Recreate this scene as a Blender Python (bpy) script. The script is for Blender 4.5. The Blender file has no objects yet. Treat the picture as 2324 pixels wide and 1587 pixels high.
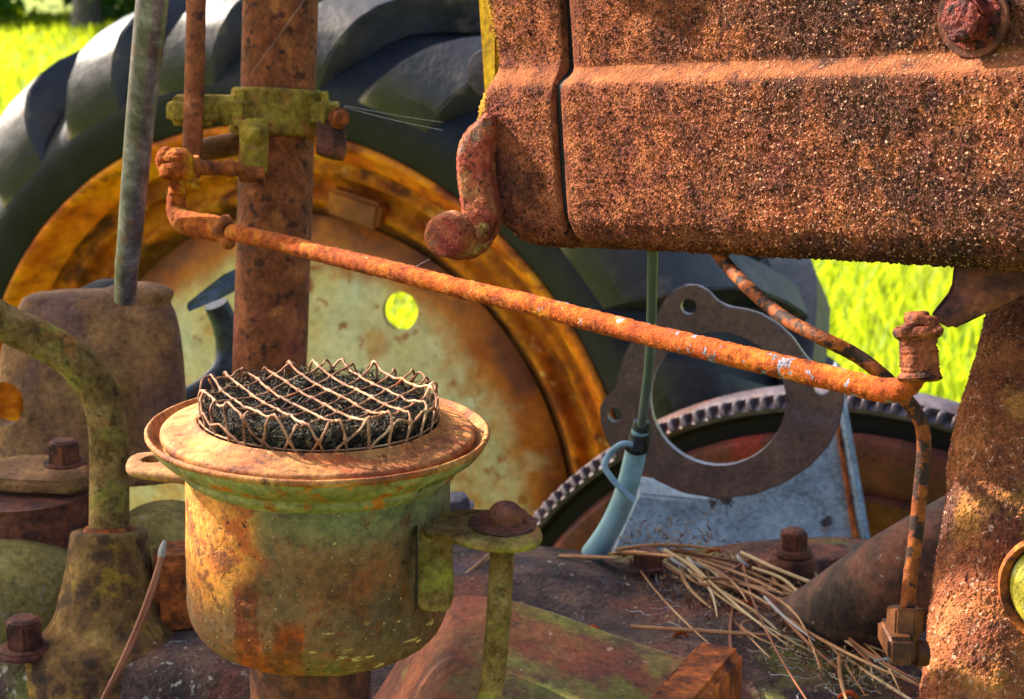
import bpy, bmesh, math, random
import numpy as np
from mathutils import Vector as V, Matrix as M
random.seed(7); RNG = np.random.default_rng(7)
S = bpy.context.scene; COL = S.collection
R = math.radians

# ------------------------------------------------------------------ camera
PITCH = R(14); FD = 4090.0; CX, CY = 1162.0, 793.5
CAM = V((0, 0, 1.35))
RT = V((1, 0, 0)); FW = V((0, math.cos(PITCH), -math.sin(PITCH))); UP = V((0, math.sin(PITCH), math.cos(PITCH)))
cd = bpy.data.cameras.new('camera'); cam = bpy.data.objects.new('camera', cd); COL.objects.link(cam)
cam.location = CAM; cam.rotation_euler = (R(90) - PITCH, 0, 0)
cd.sensor_width = 36; cd.lens = 36 * FD / 2324.0; cd.clip_start = 0.05; cd.clip_end = 400
cd.dof.use_dof = True; cd.dof.focus_distance = 1.0; cd.dof.aperture_fstop = 16.0; cd.dof.aperture_blades = 7
S.camera = cam
# ------------------------------------------------------------------ sky and sun
SUN_EL = R(36); sx, sy = -0.87, 0.49
w = bpy.data.worlds.new("World"); S.world = w; w.use_nodes = True
wn = w.node_tree.nodes; wl = w.node_tree.links
sky = wn.new('ShaderNodeTexSky'); sky.sky_type = 'NISHITA'; sky.sun_disc = False
sky.dust_density = 4.0; sky.ozone_density = 0.6; sky.sun_elevation = SUN_EL; sky.sun_rotation = math.atan2(sx, sy)
wl.new(sky.outputs[0], wn['Background'].inputs[0]); wn['Background'].inputs[1].default_value = 0.13
sd = bpy.data.lights.new('sun', 'SUN'); sd.energy = 4.8; sd.angle = R(0.6); sd.color = (1.0, 0.90, 0.76)
so = bpy.data.objects.new('sun', sd); COL.objects.link(so)
hl = math.hypot(sx, sy)
SUN = V((sx / hl * math.cos(SUN_EL), sy / hl * math.cos(SUN_EL), math.sin(SUN_EL)))
so.rotation_euler = SUN.to_track_quat('Z', 'Y').to_euler(); so.location = (-3, 2, 4)
S.view_settings.view_transform = 'Standard'; S.view_settings.look = 'None'
S.view_settings.exposure = 1.82; S.view_settings.gamma = 1.0; S.view_settings.use_curve_mapping = False
S.render.engine = 'CYCLES'

# ------------------------------------------------------------------ helpers: space
def P(x, y, d):
    return CAM + d * ((x - CX) / FD * RT - (y - CY) / FD * UP + FW)
def ray(x, y): return ((x - CX) / FD * RT - (y - CY) / FD * UP + FW)
def onplane(x, y, O, n):
    r = ray(x, y); return CAM + r * ((O - CAM).dot(n) / r.dot(n))
def onz(x, y, z): return onplane(x, y, V((0, 0, z)), V((0, 0, 1)))
def px(d): return d / FD
def frame(axis):
    a = axis.normalized(); t = V((0, 0, 1)) if abs(a.z) < .9 else V((1, 0, 0))
    u = t.cross(a).normalized(); return u, a.cross(u).normalized(), a

# ------------------------------------------------------------------ helpers: meshes
def newmesh(verts, faces):
    m = bpy.data.meshes.new('mesh'); m.from_pydata([tuple(v) for v in verts], [], faces); m.validate(); return m
def from_bm(bm, recalc=True):
    if recalc: bmesh.ops.recalc_face_normals(bm, faces=bm.faces)
    m = bpy.data.meshes.new('mesh'); bm.to_mesh(m); bm.free(); return m
def crom(pts, sub):
    pts = [V(p) for p in pts]; out = []; n = len(pts)
    for i in range(n - 1):
        p0 = pts[max(i - 1, 0)]; p1 = pts[i]; p2 = pts[i + 1]; p3 = pts[min(i + 2, n - 1)]
        for k in range(sub):
            t = k / sub
            out.append(.5 * ((2 * p1) + (p2 - p0) * t + (2 * p0 - 5 * p1 + 4 * p2 - p3) * t * t + (3 * p1 - p0 - 3 * p2 + p3) * t ** 3))
    out.append(pts[-1]); return out
def m_tube(pts, rad, seg=16, sub=8, flat=None, cap=True):
    """swept tube; rad a number or one per point; flat=(vector, factor) squashes along the vector"""
    n0 = len(pts)
    if not hasattr(rad, '__len__'): rad = [rad] * n0
    rr = [V((r, 0, 0)) for r in rad]
    c = crom(pts, sub) if sub > 1 else [V(p) for p in pts]
    rs = [v.x for v in crom(rr, sub)] if sub > 1 else list(rad)
    verts = []; faces = []; u = None
    for i, p in enumerate(c):
        t = (c[min(i + 1, len(c) - 1)] - c[max(i - 1, 0)]).normalized()
        if u is None: u, vv, _ = frame(t)
        else:
            u = (u - t * u.dot(t)).normalized(); vv = t.cross(u)
        for k in range(seg):
            a = 2 * math.pi * k / seg
            o = (u * math.cos(a) + vv * math.sin(a)) * max(rs[i], 1e-5)
            if flat: f = flat[0].normalized(); o = o - f * o.dot(f) * (1 - flat[1])
            verts.append(p + o)
    for i in range(len(c) - 1):
        for k in range(seg):
            k2 = (k + 1) % seg
            faces.append((i * seg + k, i * seg + k2, (i + 1) * seg + k2, (i + 1) * seg + k))
    if cap:
        faces.append(tuple(reversed(range(seg)))); L = (len(c) - 1) * seg; faces.append(tuple(range(L, L + seg)))
    return newmesh(verts, faces)
def m_lathe(prof, C, axis, seg=96, close=False, sub=1, wob=0):
    u, v, a = frame(axis)
    pr = prof
    if sub > 1: pr = [(q.x, q.y) for q in crom([V((r, h, 0)) for r, h in prof], sub)]
    verts = []; faces = []; n = len(pr)
    for r, h in pr:
        for k in range(seg):
            t = 2 * math.pi * k / seg
            rr = r * (1 + wob * (math.sin(3 * t + h * 40) + .6 * math.sin(7 * t + 1 + h * 90)))
            verts.append(C + a * h + (u * math.cos(t) + v * math.sin(t)) * rr)
    for i in range(n - 1 if not close else n):
        j = (i + 1) % n
        for k in range(seg):
            k2 = (k + 1) % seg; faces.append((i * seg + k, i * seg + k2, j * seg + k2, j * seg + k))
    m = newmesh(verts, faces)
    bm = bmesh.new(); bm.from_mesh(m); bmesh.ops.remove_doubles(bm, verts=bm.verts, dist=1e-6)
    return from_bm(bm)
def m_slab(pts, thick, bevel=0.0, seg=3):
    """planar outline extruded along the vector thick"""
    bm = bmesh.new(); a = [bm.verts.new(p) for p in pts]; b = [bm.verts.new(V(p) + thick) for p in pts]
    n = len(pts); bm.faces.new(a); bm.faces.new(list(reversed(b)))
    for i in range(n): bm.faces.new((a[i], b[i], b[(i + 1) % n], a[(i + 1) % n]))
    bmesh.ops.recalc_face_normals(bm, faces=bm.faces)
    if bevel: bmesh.ops.bevel(bm, geom=list(bm.edges), offset=bevel, segments=seg, affect='EDGES', clamp_overlap=True)
    return from_bm(bm)
def m_box(C, ax, ay, az, bevel=0.0, seg=3, taper=1.0):
    bm = bmesh.new(); vs = []
    for k in (-1, 1):
        t = taper if k > 0 else 1
        for i, j in ((-1, -1), (1, -1), (1, 1), (-1, 1)): vs.append(bm.verts.new(C + ax * i * t + ay * j * t + az * k))
    bm.faces.new(vs[:4]); bm.faces.new(vs[4:])
    for i in range(4): bm.faces.new((vs[i], vs[(i + 1) % 4], vs[4 + (i + 1) % 4], vs[4 + i]))
    bmesh.ops.recalc_face_normals(bm, faces=bm.faces)
    if bevel: bmesh.ops.bevel(bm, geom=list(bm.edges), offset=bevel, segments=seg, affect='EDGES', clamp_overlap=True)
    return from_bm(bm)
def m_ball(C, rx, ry=None, rz=None, seg=24, rot=None):
    bm = bmesh.new(); bmesh.ops.create_uvsphere(bm, u_segments=seg, v_segments=seg // 2, radius=1)
    mt = M.Translation(C) @ (rot or M.Identity(4)) @ M.Diagonal((rx, ry or rx, rz or rx, 1))
    bmesh.ops.transform(bm, matrix=mt, verts=bm.verts); return from_bm(bm)
def m_cyl(A, B, r, r2=None, seg=24, bevel=0.0):
    h = (B - A).length; r2 = r if r2 is None else r2
    if bevel: return m_lathe([(1e-5, 0), (r - bevel, 0), (r - .3 * bevel, .3 * bevel), (r, bevel), (r2, h - bevel), (r2 - .3 * bevel, h - .3 * bevel), (r2 - bevel, h), (1e-5, h)], A, B - A, seg)
    return m_lathe([(1e-5, 0), (r, 0), (r2, h), (1e-5, h)], A, B - A, seg)
def m_hex(A, axis, r, h, rot=0.0, bevel=0.12):
    u, v, a = frame(axis); pts = [A + (u * math.cos(rot + k * math.pi / 3) + v * math.sin(rot + k * math.pi / 3)) * r for k in range(6)]
    return m_slab(pts, a * h, r * bevel, 2)
def m_join(*ms):
    bm = bmesh.new()
    for m in ms: bm.from_mesh(m)
    return from_bm(bm, False)
def evalm(mesh, setup):
    o = bpy.data.objects.new('tmp', mesh); COL.objects.link(o); setup(o)
    dg = bpy.context.evaluated_depsgraph_get(); dg.update()
    r = bpy.data.meshes.new_from_object(o.evaluated_get(dg)); bpy.data.objects.remove(o); return r
def m_remesh(mesh, vox, it=6, fac=.5):
    def f(o):
        a = o.modifiers.new('r', 'REMESH'); a.mode = 'VOXEL'; a.voxel_size = vox
        if it: b = o.modifiers.new('s', 'SMOOTH'); b.factor = fac; b.iterations = it
    return evalm(mesh, f)
def m_fine(mesh, lv=2):
    def f(o):
        a = o.modifiers.new('s', 'SUBSURF'); a.subdivision_type = 'SIMPLE'; a.levels = lv; a.render_levels = lv
    return evalm(mesh, f)
def m_cut(mesh, *cutters):
    co = []
    for c in cutters:
        o = bpy.data.objects.new('cut', c); COL.objects.link(o); co.append(o)
    def f(o):
        for c in co:
            a = o.modifiers.new('b', 'BOOLEAN'); a.operation = 'DIFFERENCE'; a.object = c; a.solver = 'EXACT'
    r = evalm(mesh, f)
    for c in co: bpy.data.objects.remove(c)
    return r

def sst(x, a, b):
    t = np.clip((x - a) / (b - a), 0, 1); return t * t * (3 - 2 * t)

# ------------------------------------------------------------------ helpers: objects
def smooth(m, ang=40):
    m.polygons.foreach_set('use_smooth', [True] * len(m.polygons))
    try: m.set_sharp_from_angle(angle=R(ang))
    except Exception: pass
def thing(name, label, cat, base, group=None):
    o = bpy.data.objects.new(name, None); COL.objects.link(o); o.location = base; o.empty_display_size = .02
    o['label'] = label; o['category'] = cat
    if group: o['group'] = group
    return o
def wloc(o):
    p = V(o.location)
    while o.parent: o = o.parent; p = p + V(o.location)
    return p
def part(name, mesh, mat, parent, label=None, ang=40, kind=None):
    smooth(mesh, ang); o = bpy.data.objects.new(name, mesh); COL.objects.link(o)
    o.parent = parent; o.location = -wloc(parent)
    mesh.materials.clear(); mesh.materials.append(mat)
    if label: o['label'] = label
    if kind: o['kind'] = kind
    return o
def single(name, mesh, mat, label, cat, group=None, ang=40, kind=None):
    smooth(mesh, ang)
    co = np.empty(len(mesh.vertices) * 3); mesh.vertices.foreach_get('co', co); co = co.reshape(-1, 3)
    b = V(((co[:, 0].min() + co[:, 0].max()) / 2, (co[:, 1].min() + co[:, 1].max()) / 2, co[:, 2].min()))
    mesh.transform(M.Translation(-b)); o = bpy.data.objects.new(name, mesh); COL.objects.link(o); o.location = b
    mesh.materials.clear(); mesh.materials.append(mat)
    if label: o['label'] = label; o['category'] = cat
    if group: o['group'] = group
    if kind: o['kind'] = kind
    return o

# ------------------------------------------------------------------ materials
def hx(s):
    s = s.lstrip('#'); c = [int(s[i:i + 2], 16) / 255 for i in (0, 2, 4)]
    return tuple(x / 12.92 if x <= .04045 else ((x + .055) / 1.055) ** 2.4 for x in c) + (1,)
def mk(name, ramp, scale=60, layers=(), rough=.85, spec=.25, disp=(), method='BUMP', metal=0.0, detail=8, nrough=.6, stretch=(1, 1, 1), trans=None, amp=1.0, coat=None, dband=None, crunch=.55, csc=230, sat=1.04):
    m = bpy.data.materials.new(name); m.use_nodes = True; nt = m.node_tree; N = nt.nodes; L = nt.links
    b = N['Principled BSDF']; out = N['Material Output']
    tc = N.new('ShaderNodeTexCoord')
    def mapped(st, off):
        mp = N.new('ShaderNodeMapping'); mp.inputs['Scale'].default_value = st; mp.inputs['Location'].default_value = (off, off * .7, off * 1.3)
        L.new(tc.outputs['Object'], mp.inputs[0]); return mp.outputs[0]
    def noise(sc, det, ro, st=(1, 1, 1), off=0., dist=0.):
        n = N.new('ShaderNodeTexNoise'); n.inputs['Scale'].default_value = sc; n.inputs['Detail'].default_value = det
        n.inputs['Roughness'].default_value = ro; n.inputs['Distortion'].default_value = dist
        L.new(mapped(st, off), n.inputs['Vector']); return n.outputs['Fac']
    def ss(sock, lo, hi):
        r = N.new('ShaderNodeMapRange'); r.interpolation_type = 'SMOOTHSTEP'
        r.inputs['From Min'].default_value = lo; r.inputs['From Max'].default_value = hi; L.new(sock, r.inputs['Value']); return r.outputs[0]
    def mth(op, a, bb):
        r = N.new('ShaderNodeMath'); r.operation = op
        for i, q in enumerate((a, bb)):
            if isinstance(q, (int, float)): r.inputs[i].default_value = q
            else: L.new(q, r.inputs[i])
        return r.outputs[0]
    def rampn(sock, stops):
        r = N.new('ShaderNodeValToRGB'); e = r.color_ramp.elements
        while len(e) < len(stops): e.new(.5)
        for i, (p_, c_) in enumerate(stops): e[i].position = p_; e[i].color = hx(c_)
        L.new(sock, r.inputs[0]); return r.outputs[0]
    def bandf(pt, vec, b0, b1, sf, nz=0.):
        d = N.new('ShaderNodeVectorMath'); d.operation = 'SUBTRACT'; d.inputs[1].default_value = pt; L.new(tc.outputs['Object'], d.inputs[0])
        e = N.new('ShaderNodeVectorMath'); e.operation = 'DOT_PRODUCT'; e.inputs[1].default_value = vec; L.new(d.outputs[0], e.inputs[0])
        v = mth('ADD', e.outputs['Value'], mth('MULTIPLY', mth('SUBTRACT', noise(45, 5, .6), .5), nz))
        return mth('MULTIPLY', ss(v, b0 - sf, b0 + sf), mth('SUBTRACT', 1.0, ss(v, b1 - sf, b1 + sf)))
    if len(ramp) and isinstance(ramp[0], str):
        k = len(ramp); ramp = [(.3 + .4 * i / max(k - 1, 1), c_) for i, c_ in enumerate(ramp)]
    col = rampn(noise(scale, detail, nrough, stretch), ramp)
    rsock = None
    for i, ly in enumerate(layers):
        c_, sc, lo, hi = ly[:4]; o = ly[4] if len(ly) > 4 else {}
        mask = ss(noise(sc, o.get('det', 6), o.get('ro', .6), o.get('st', (1, 1, 1)), o.get('off', 3.1 * (i + 1)), o.get('dist', 0.)), lo, hi)
        if 'z' in o:
            sp = N.new('ShaderNodeSeparateXYZ'); L.new(tc.outputs['Object'], sp.inputs[0]); z0, z1 = o['z']
            mask = mth('MULTIPLY', mask, ss(sp.outputs[o.get('ax', 2)], z0, z1) if z0 < z1 else mth('SUBTRACT', 1.0, ss(sp.outputs[o.get('ax', 2)], z1, z0)))
        for key in ('rad', 'rad2'):
            if key in o:
                pc, r0, r1 = o[key]; d = N.new('ShaderNodeVectorMath'); d.operation = 'DISTANCE'; d.inputs[1].default_value = pc
                L.new(tc.outputs['Object'], d.inputs[0]); g = d.outputs['Value']
                g = mth('ADD', g, mth('MULTIPLY', mth('SUBTRACT', noise(o.get('rs', 18), 5, .6), .5), o.get('rn', .0)))
                mask = mth('MULTIPLY', mask, ss(g, r0, r1) if r0 < r1 else mth('SUBTRACT', 1.0, ss(g, r1, r0)))
        if 'x' in o:
            sp = N.new('ShaderNodeSeparateXYZ'); L.new(tc.outputs['Object'], sp.inputs[0]); x0, x1, sf = o['x']
            xv = mth('ADD', sp.outputs[0], mth('MULTIPLY', mth('SUBTRACT', noise(90, 6, .7), .5), sf * 8))
            mask = mth('MULTIPLY', mask, mth('MULTIPLY', ss(xv, x0 - sf, x0 + sf), mth('SUBTRACT', 1.0, ss(xv, x1 - sf, x1 + sf))))
        if 'band' in o: mask = mth('MULTIPLY', mask, bandf(*o['band']))
        if 'w' in o: mask = mth('MULTIPLY', mask, o['w'])
        mx = N.new('ShaderNodeMix'); mx.data_type = 'RGBA'; L.new(mask, mx.inputs['Factor']); L.new(col, mx.inputs[6])
        if isinstance(c_, str): mx.inputs[7].default_value = hx(c_)
        else: L.new(rampn(noise(o.get('cs', scale * 1.7), 6, .6, (1, 1, 1), 9.), [(.35, c_[0]), (.65, c_[1])]), mx.inputs[7])
        col = mx.outputs[2]
        if 'rough' in o:
            q = N.new('ShaderNodeMix'); L.new(mask, q.inputs['Factor'])
            if rsock is None: q.inputs[2].default_value = rough
            else: L.new(rsock, q.inputs[2])
            q.inputs[3].default_value = o['rough']; rsock = q.outputs[0]
    if crunch:
        g1 = noise(csc, 5, .75, (1, 1, 1), 31.); g2 = noise(csc * .17, 6, .7, (1, 1, 1), 37.)
        v = mth('ADD', 1.0, mth('ADD', mth('MULTIPLY', mth('SUBTRACT', g1, .52), crunch * 4.2), mth('MULTIPLY', mth('SUBTRACT', g2, .5), crunch * 3.0)))
        v = mth('MAXIMUM', mth('MINIMUM', v, 1.45), .16)
        cm = N.new('ShaderNodeVectorMath'); cm.operation = 'SCALE'; L.new(col, cm.inputs[0]); L.new(v, cm.inputs['Scale']); col = cm.outputs[0]
        hs_ = N.new('ShaderNodeHueSaturation'); hs_.inputs['Saturation'].default_value = sat; L.new(col, hs_.inputs['Color']); col = hs_.outputs[0]
    L.new(col, b.inputs['Base Color']); b.inputs['Roughness'].default_value = rough; b.inputs['Specular IOR Level'].default_value = spec
    if rsock is not None: L.new(rsock, b.inputs['Roughness'])
    b.inputs['Metallic'].default_value = metal
    if coat: b.inputs['Coat Weight'].default_value = coat
    tot = None
    for dd in disp:
        kind, sc, a = dd[:3]
        if kind == 'noise': h = mth('MULTIPLY', mth('SUBTRACT', noise(sc, dd[3] if len(dd) > 3 else 4, .55, (1, 1, 1), 5.), .5), a)
        elif kind == 'pit':   # smooth ground with pits
            h = mth('MULTIPLY', ss(noise(sc, 3, .5, (1, 1, 1), 7.), .62, .75), -a)
        elif kind == 'grit':  # standing grains
            h = mth('MULTIPLY', ss(noise(sc, 2, .5, (1, 1, 1), 11.), .45, .72), a)
        elif kind == 'flake': # patches with a step
            h = mth('MULTIPLY', ss(noise(sc, 5, .6, (1, 1, 1), 2.), .49, .53), a)
        tot = h if tot is None else mth('ADD', tot, h)
    if tot is not None and dband:
        for db_, dw_ in dband: tot = mth('MULTIPLY', tot, mth('SUBTRACT', 1.0, mth('MULTIPLY', bandf(*db_), dw_)))
    if tot is not None:
        dn = N.new('ShaderNodeDisplacement'); dn.inputs['Midlevel'].default_value = 0; dn.inputs['Scale'].default_value = amp
        L.new(tot, dn.inputs['Height']); L.new(dn.outputs[0], out.inputs['Displacement'])
    m.displacement_method = method
    if trans:
        t = N.new('ShaderNodeBsdfTranslucent'); t.inputs[0].default_value = hx(trans[0]); mxs = N.new('ShaderNodeMixShader'); mxs.inputs[0].default_value = trans[1]
        L.new(b.outputs[0], mxs.inputs[1]); L.new(t.outputs[0], mxs.inputs[2]); L.new(mxs.outputs[0], out.inputs['Surface'])
    return m

L0 = P(1290, 175, 1.12); R0 = P(2324, 140, .905)
al = (R0 - L0).normalized(); tn = al.cross(V((0, 0, 1))).normalized()
if tn.y > 0: tn = -tn
tu = tn.cross(al).normalized()
if tu.z < 0: tu = -tu
RUSTY = ['3a2018', '6e3a20', '97522a', 'b56a35']
MAT = {}
MAT['grit'] = mk('gritty_rust', ['4e2c22', '6c3c2a', '864e34', '986244'], 70, [
    (('b88a2c', 'c49a3a'), 50, .30, .48, dict(w=.85, band=(tuple(L0), tuple(al), -.10, -.0610, .004, .006))), ('b4763c', 14, .58, .75, dict(w=.45)), ('5e3034', 26, .52, .7, dict(w=.6)),
    (('2a1a17', '3c251e'), 16, .36, .56, dict(w=.85, ax=0, z=(.075, .17))), (('2c1c18', '43281e'), 20, .52, .66, dict(w=.6)),  # first layer paints shade of the curving face into the right end
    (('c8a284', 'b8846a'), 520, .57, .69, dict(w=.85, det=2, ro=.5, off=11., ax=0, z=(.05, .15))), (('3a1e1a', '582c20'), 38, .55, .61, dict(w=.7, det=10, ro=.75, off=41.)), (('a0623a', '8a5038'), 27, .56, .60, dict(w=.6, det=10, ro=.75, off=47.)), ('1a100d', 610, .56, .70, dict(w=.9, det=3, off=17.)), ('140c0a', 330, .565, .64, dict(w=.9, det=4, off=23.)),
    (('8a5030', '9c6440'), 60, .35, .5, dict(w=.5, band=(tuple(L0), tuple(tu), -.004, .007, .002, .003)))],
    rough=.92, spec=.15, disp=[('grit', 520, .0016), ('noise', 1000, .0008), ('noise', 70, .0005), ('pit', 300, .0013), ('flake', 38, .0006)], method='BOTH', dband=[((tuple(L0), tuple(tu), -.004, .008, .003, .003), .7), ((tuple(L0), tuple(al), -.007, .011, .004, .002), .85)], crunch=.3)
MAT['rod'] = mk('rod_rust', ['6a3016', '924620', 'aa5e2a', 'bc7640'], 110, [
    ('d09a28', 26, .56, .68, dict(w=.75, ax=0, z=(.06, -.02))), ('8e3f26', 16, .46, .6, dict(w=.6)), ('4a2014', 120, .57, .66, dict(w=.75)),
    (('4c5060', '8a909c'), 110, .60, .635, dict(w=.9, rough=.4, det=3, ax=0, z=(-.02, .05))), ('d8b090', 300, .66, .72, dict(w=.6))],
    rough=.9, spec=.2, disp=[('noise', 700, .0007), ('flake', 190, .0004), ('noise', 90, .00025)], method='BOTH')
MAT['sleeve'] = mk('sleeve_rust', ['3e1c16', '62301e', '824428', '9c5c3a'], 100, [('241210', 60, .5, .62, dict(w=.85)), ('c8a088', 260, .66, .72, dict(w=.7))], rough=.75, disp=[('noise', 400, .0011), ('noise', 140, .0012), ('flake', 160, .0006)], method='BOTH')
MAT['hook'] = mk('hook_pitted', ['6e2c26', '8a4032', '9a5a3c', 'a87a50'], 60, [('b09a58', 40, .58, .68, dict(w=.8)), ('2a1412', 260, .58, .68, dict(w=.9, det=3)), ('705a50', 30, .58, .66, dict(w=.8))],
    rough=.85, disp=[('noise', 700, .0010), ('pit', 300, .0014), ('noise', 120, .0010), ('flake', 70, .0005)], method='BOTH')
MAT['rust'] = mk('brown_rust', RUSTY, 70, [('2b1712', 55, .54, .68, dict(w=.8)), ('a0522d', 25, .55, .7, dict(w=.5))],
                 rough=.85, disp=[('noise', 300, .0008), ('noise', 90, .0008), ('pit', 140, .0006)], method='BOTH')
MAT['corroded'] = mk('corroded_bolt', ['241214', '4e2020', '7a342a', 'a04a38'], 90, [('140c0c', 130, .54, .62, dict(w=.9)), ('c87058', 160, .63, .69, dict(w=.8))], rough=.7, disp=[('noise', 260, .0035), ('noise', 700, .001)], method='BOTH')
MAT['darkrust'] = mk('dark_rust', ['301c18', '4c2c24', '683c2c', '7e4c34'], 70, [('1c1414', 30, .52, .7, dict(w=.7)), ('8a4a2a', 60, .6, .72, dict(w=.6))],
                     rough=.8, disp=[('noise', 260, .0007), ('pit', 160, .0006)], method='BOTH')
MAT['column'] = mk('column_rust', ['4e2818', '6a3a20', '80482a', '945a38'], 45, [
    ('2c1612', 110, .54, .64, dict(w=.85)), ('a8683a', 50, .58, .68, dict(w=.6)), ('7a3c3a', 14, .5, .66, dict(w=.5)), (('6a6230', '80703a'), 26, .36, .54, dict(w=.85, ax=0, z=(-.176, -.200)))],
    rough=.82, disp=[('noise', 240, .0007), ('pit', 120, .0008)], method='BOTH')
MAT['moss'] = mk('mossy_casting', ['5a4422', '78622c', '8a7430', '988444'], 60, [
    ('8a5a34', 30, .55, .68, dict(w=.85)), ('a07a5a', 46, .62, .70, dict(w=.6)), ('4a3a1c', 110, .55, .72, dict(w=.6))], rough=.95, spec=.1,
    disp=[('noise', 350, .0008), ('noise', 110, .0012)], method='BOTH')
MAT['lever'] = mk('lever_moss', ['4c3820', '68502c', '7e643e', '92784e'], 50, [
    ('8a5a30', 40, .54, .66, dict(w=.8)), ('3c2c18', 90, .54, .68, dict(w=.7)), (('74683a', '7e7430'), 34, .50, .62, dict(w=.9)), ('28201a', 160, .60, .68, dict(w=.8))], rough=.9, spec=.12,
    disp=[('noise', 300, .0006), ('noise', 700, .0004)], method='BOTH')
MAT['brownplain'] = mk('brown_casting', ['60442e', '745236', '86603e', '966e48'], 40, [
    ('6b4a2a', 26, .48, .62, dict(st=(1, 1, .3), w=.8)), ('4a3440', 12, .52, .66, dict(w=.5)), ('7a7030', 14, .56, .7, dict(w=.5))], rough=.8, spec=.2,
    disp=[('noise', 200, .0005)], method='BOTH')
zc = P(724, 975, .95).z
MAT['cup'] = mk('cup_paint', ['4a3524', '5a422c', '684c34', '745438'], 22, [
    (('6c6c46', '5e6040'), 9, .28, .52, dict(z=(zc - .050, zc - .026), w=.85)),
    (('7a4628', '643a24'), 16, .43, .60, dict(w=.8, z=(zc - .02, zc - .07))),
    (('b8642c', 'c48a44'), 14, .20, .40, dict(w=.9, rad=(tuple(P(452, 1195, .92)), .052, .030), rn=.03)), ('9a4426', 50, .55, .62, dict(w=.8, rad=(tuple(P(452, 1195, .92)), .06, .030))),  # first layer paints the sunlit patch at the cup's left into the colour
    (('4e2014', '8e3e1e'), 110, .30, .42, dict(x=(-.1405, -.1275, .0012), z=(zc - .058, zc - .068))),
    (('5a2414', '983f1a'), 110, .31, .44, dict(x=(-.119, -.1045, .0016), z=(zc - .076, zc - .088))),
    (('8a3a18', 'b05024'), 45, .47, .56, dict(off=8.4, x=(-.142, -.088, .006), z=(zc - .085, zc - .105))),
    (('dcb478', 'b89058'), 240, .59, .64, dict(st=(.35, .35, 1.3), w=.9, x=(-.098, -.02, .01), z=(zc - .078, zc - .09))),
    (('665a30', '5e5430'), 16, .50, .62, dict(w=.5, z=(zc - .085, zc - .105), off=14.)), (('7a4022', '4c2618'), 60, .53, .60, dict(w=.85, off=33., det=10, ro=.72)),
    ('d0b070', 420, .70, .73, dict(det=2, w=.8)), ('2c1810', 230, .65, .70, dict(det=3))], rough=.7, spec=.3,
    disp=[('noise', 420, .0004), ('noise', 60, .0008), ('flake', 55, .0003)], method='BOTH')
MAT['lip'] = mk('lip_rust', ['6c3e26', '885230', '9c6a3c', 'ac8050'], 26, [
    ('8e4426', 34, .50, .64, dict(w=.75, st=(1, 2.8, 1))), ('5a2a22', 50, .56, .68, dict(w=.75)), ('b88a48', 14, .57, .7, dict(w=.4)), ('3c1e18', 140, .60, .68, dict(w=.8)), ('d0a878', 240, .64, .7, dict(w=.5))], rough=.75, spec=.25,
    disp=[('noise', 500, .0004), ('noise', 90, .0006), ('pit', 200, .0003)], method='BOTH')
MAT['cove'] = mk('cove_paint', ['625c38', '726a46', '827852', '8e845e'], 22, [
    (('a8642c', '8a4422'), 80, .54, .60, {}), (('4a5236', '5c5a38'), 40, .52, .64, dict(w=.8)), ('55602c', 30, .55, .7, dict(w=.6)), ('3c2a18', 160, .66, .70, {})], rough=.6, spec=.35, disp=[('noise', 90, .0006), ('flake', 60, .0002)], method='BOTH')
MAT['copper'] = mk('strand_copper', ['4e3226', '7a543e', '9c7456', 'b4987a'], 60, [('a05028', 40, .58, .68, dict(w=.8))], rough=.6, metal=.25, disp=[('noise', 500, .0003)])
MAT['wool'] = mk('horse_hair', [(.3, '0a0908'), (.48, '17130d'), (.58, '4e4028'), (.70, '8a744a')], 260, rough=.6, spec=.25, crunch=0)
MAT['woolcore'] = mk('hair_core', ['060505', '0c0a08'], 300, rough=.9, disp=[('noise', 300, .004)], crunch=0)
MAT['tyre'] = mk('tyre_rubber', ['0a0c11', '11141b', '191c23'], 14, [('2c2826', 9, .52, .7, dict(w=.5)), ('40362e', 60, .66, .72, dict(w=.4))], rough=.6, spec=.25, disp=[('noise', 40, .0015)], crunch=.25, csc=60)
MAT['lug'] = mk('lug_rubber', ['141317', '252226', '3c3734'], 10, [('8a7864', 11, .55, .70, dict(w=.6)), ('121215', 24, .58, .66, dict(w=.6))], rough=.46, spec=.45, disp=[('noise', 40, .002)], crunch=.3, csc=60)
WO = P(645, 1150, 2.2)
MAT['rim'] = mk('rim_rust', ['b04c14', 'cc681a', 'd88024', 'e09a34'], 9, [
    (('6a2a12', '98421a'), 12, .50, .64, dict(w=.85, st=(1, 1, 2))), ('3a1a12', 26, .6, .72, dict(w=.6))], rough=.6, spec=.3, disp=[('noise', 60, .001)], crunch=.42, csc=70)
MAT['gutter'] = mk('gutter_rust', ['6a2c12', '98501c', 'b46a20', 'c48434'], 14, [('301812', 18, .52, .64, dict(w=.8)), ('c09a58', 22, .62, .68, dict(w=.8)), ('42220f', 10, .1, .3, dict(rad=(tuple(WO), .376, .366), rn=.02, w=.85))], rough=.75, disp=[('noise', 70, .0015)], csc=90)
MAT['disc'] = mk('disc_paint', ['b49c5c', 'bcac72', 'c0b486', 'b8b890'], 9, [
    (('b88034', 'ae7230'), 14, .50, .64, dict(w=.7)), (('8a4a22', '9a5a2c'), 40, .58, .66, dict(w=.85)),
    (('98501c', 'b8702a'), 10, .2, .4, dict(rad=(tuple(WO), .285, .325), rn=.05, rs=22)),
    (('5a3420', '7a4626'), 18, .34, .6, dict(rad=(tuple(WO), .318, .338), rn=.03, rs=16, w=.85))], rough=.6, spec=.3, disp=[('noise', 50, .001)], crunch=.28, csc=90)
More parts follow.
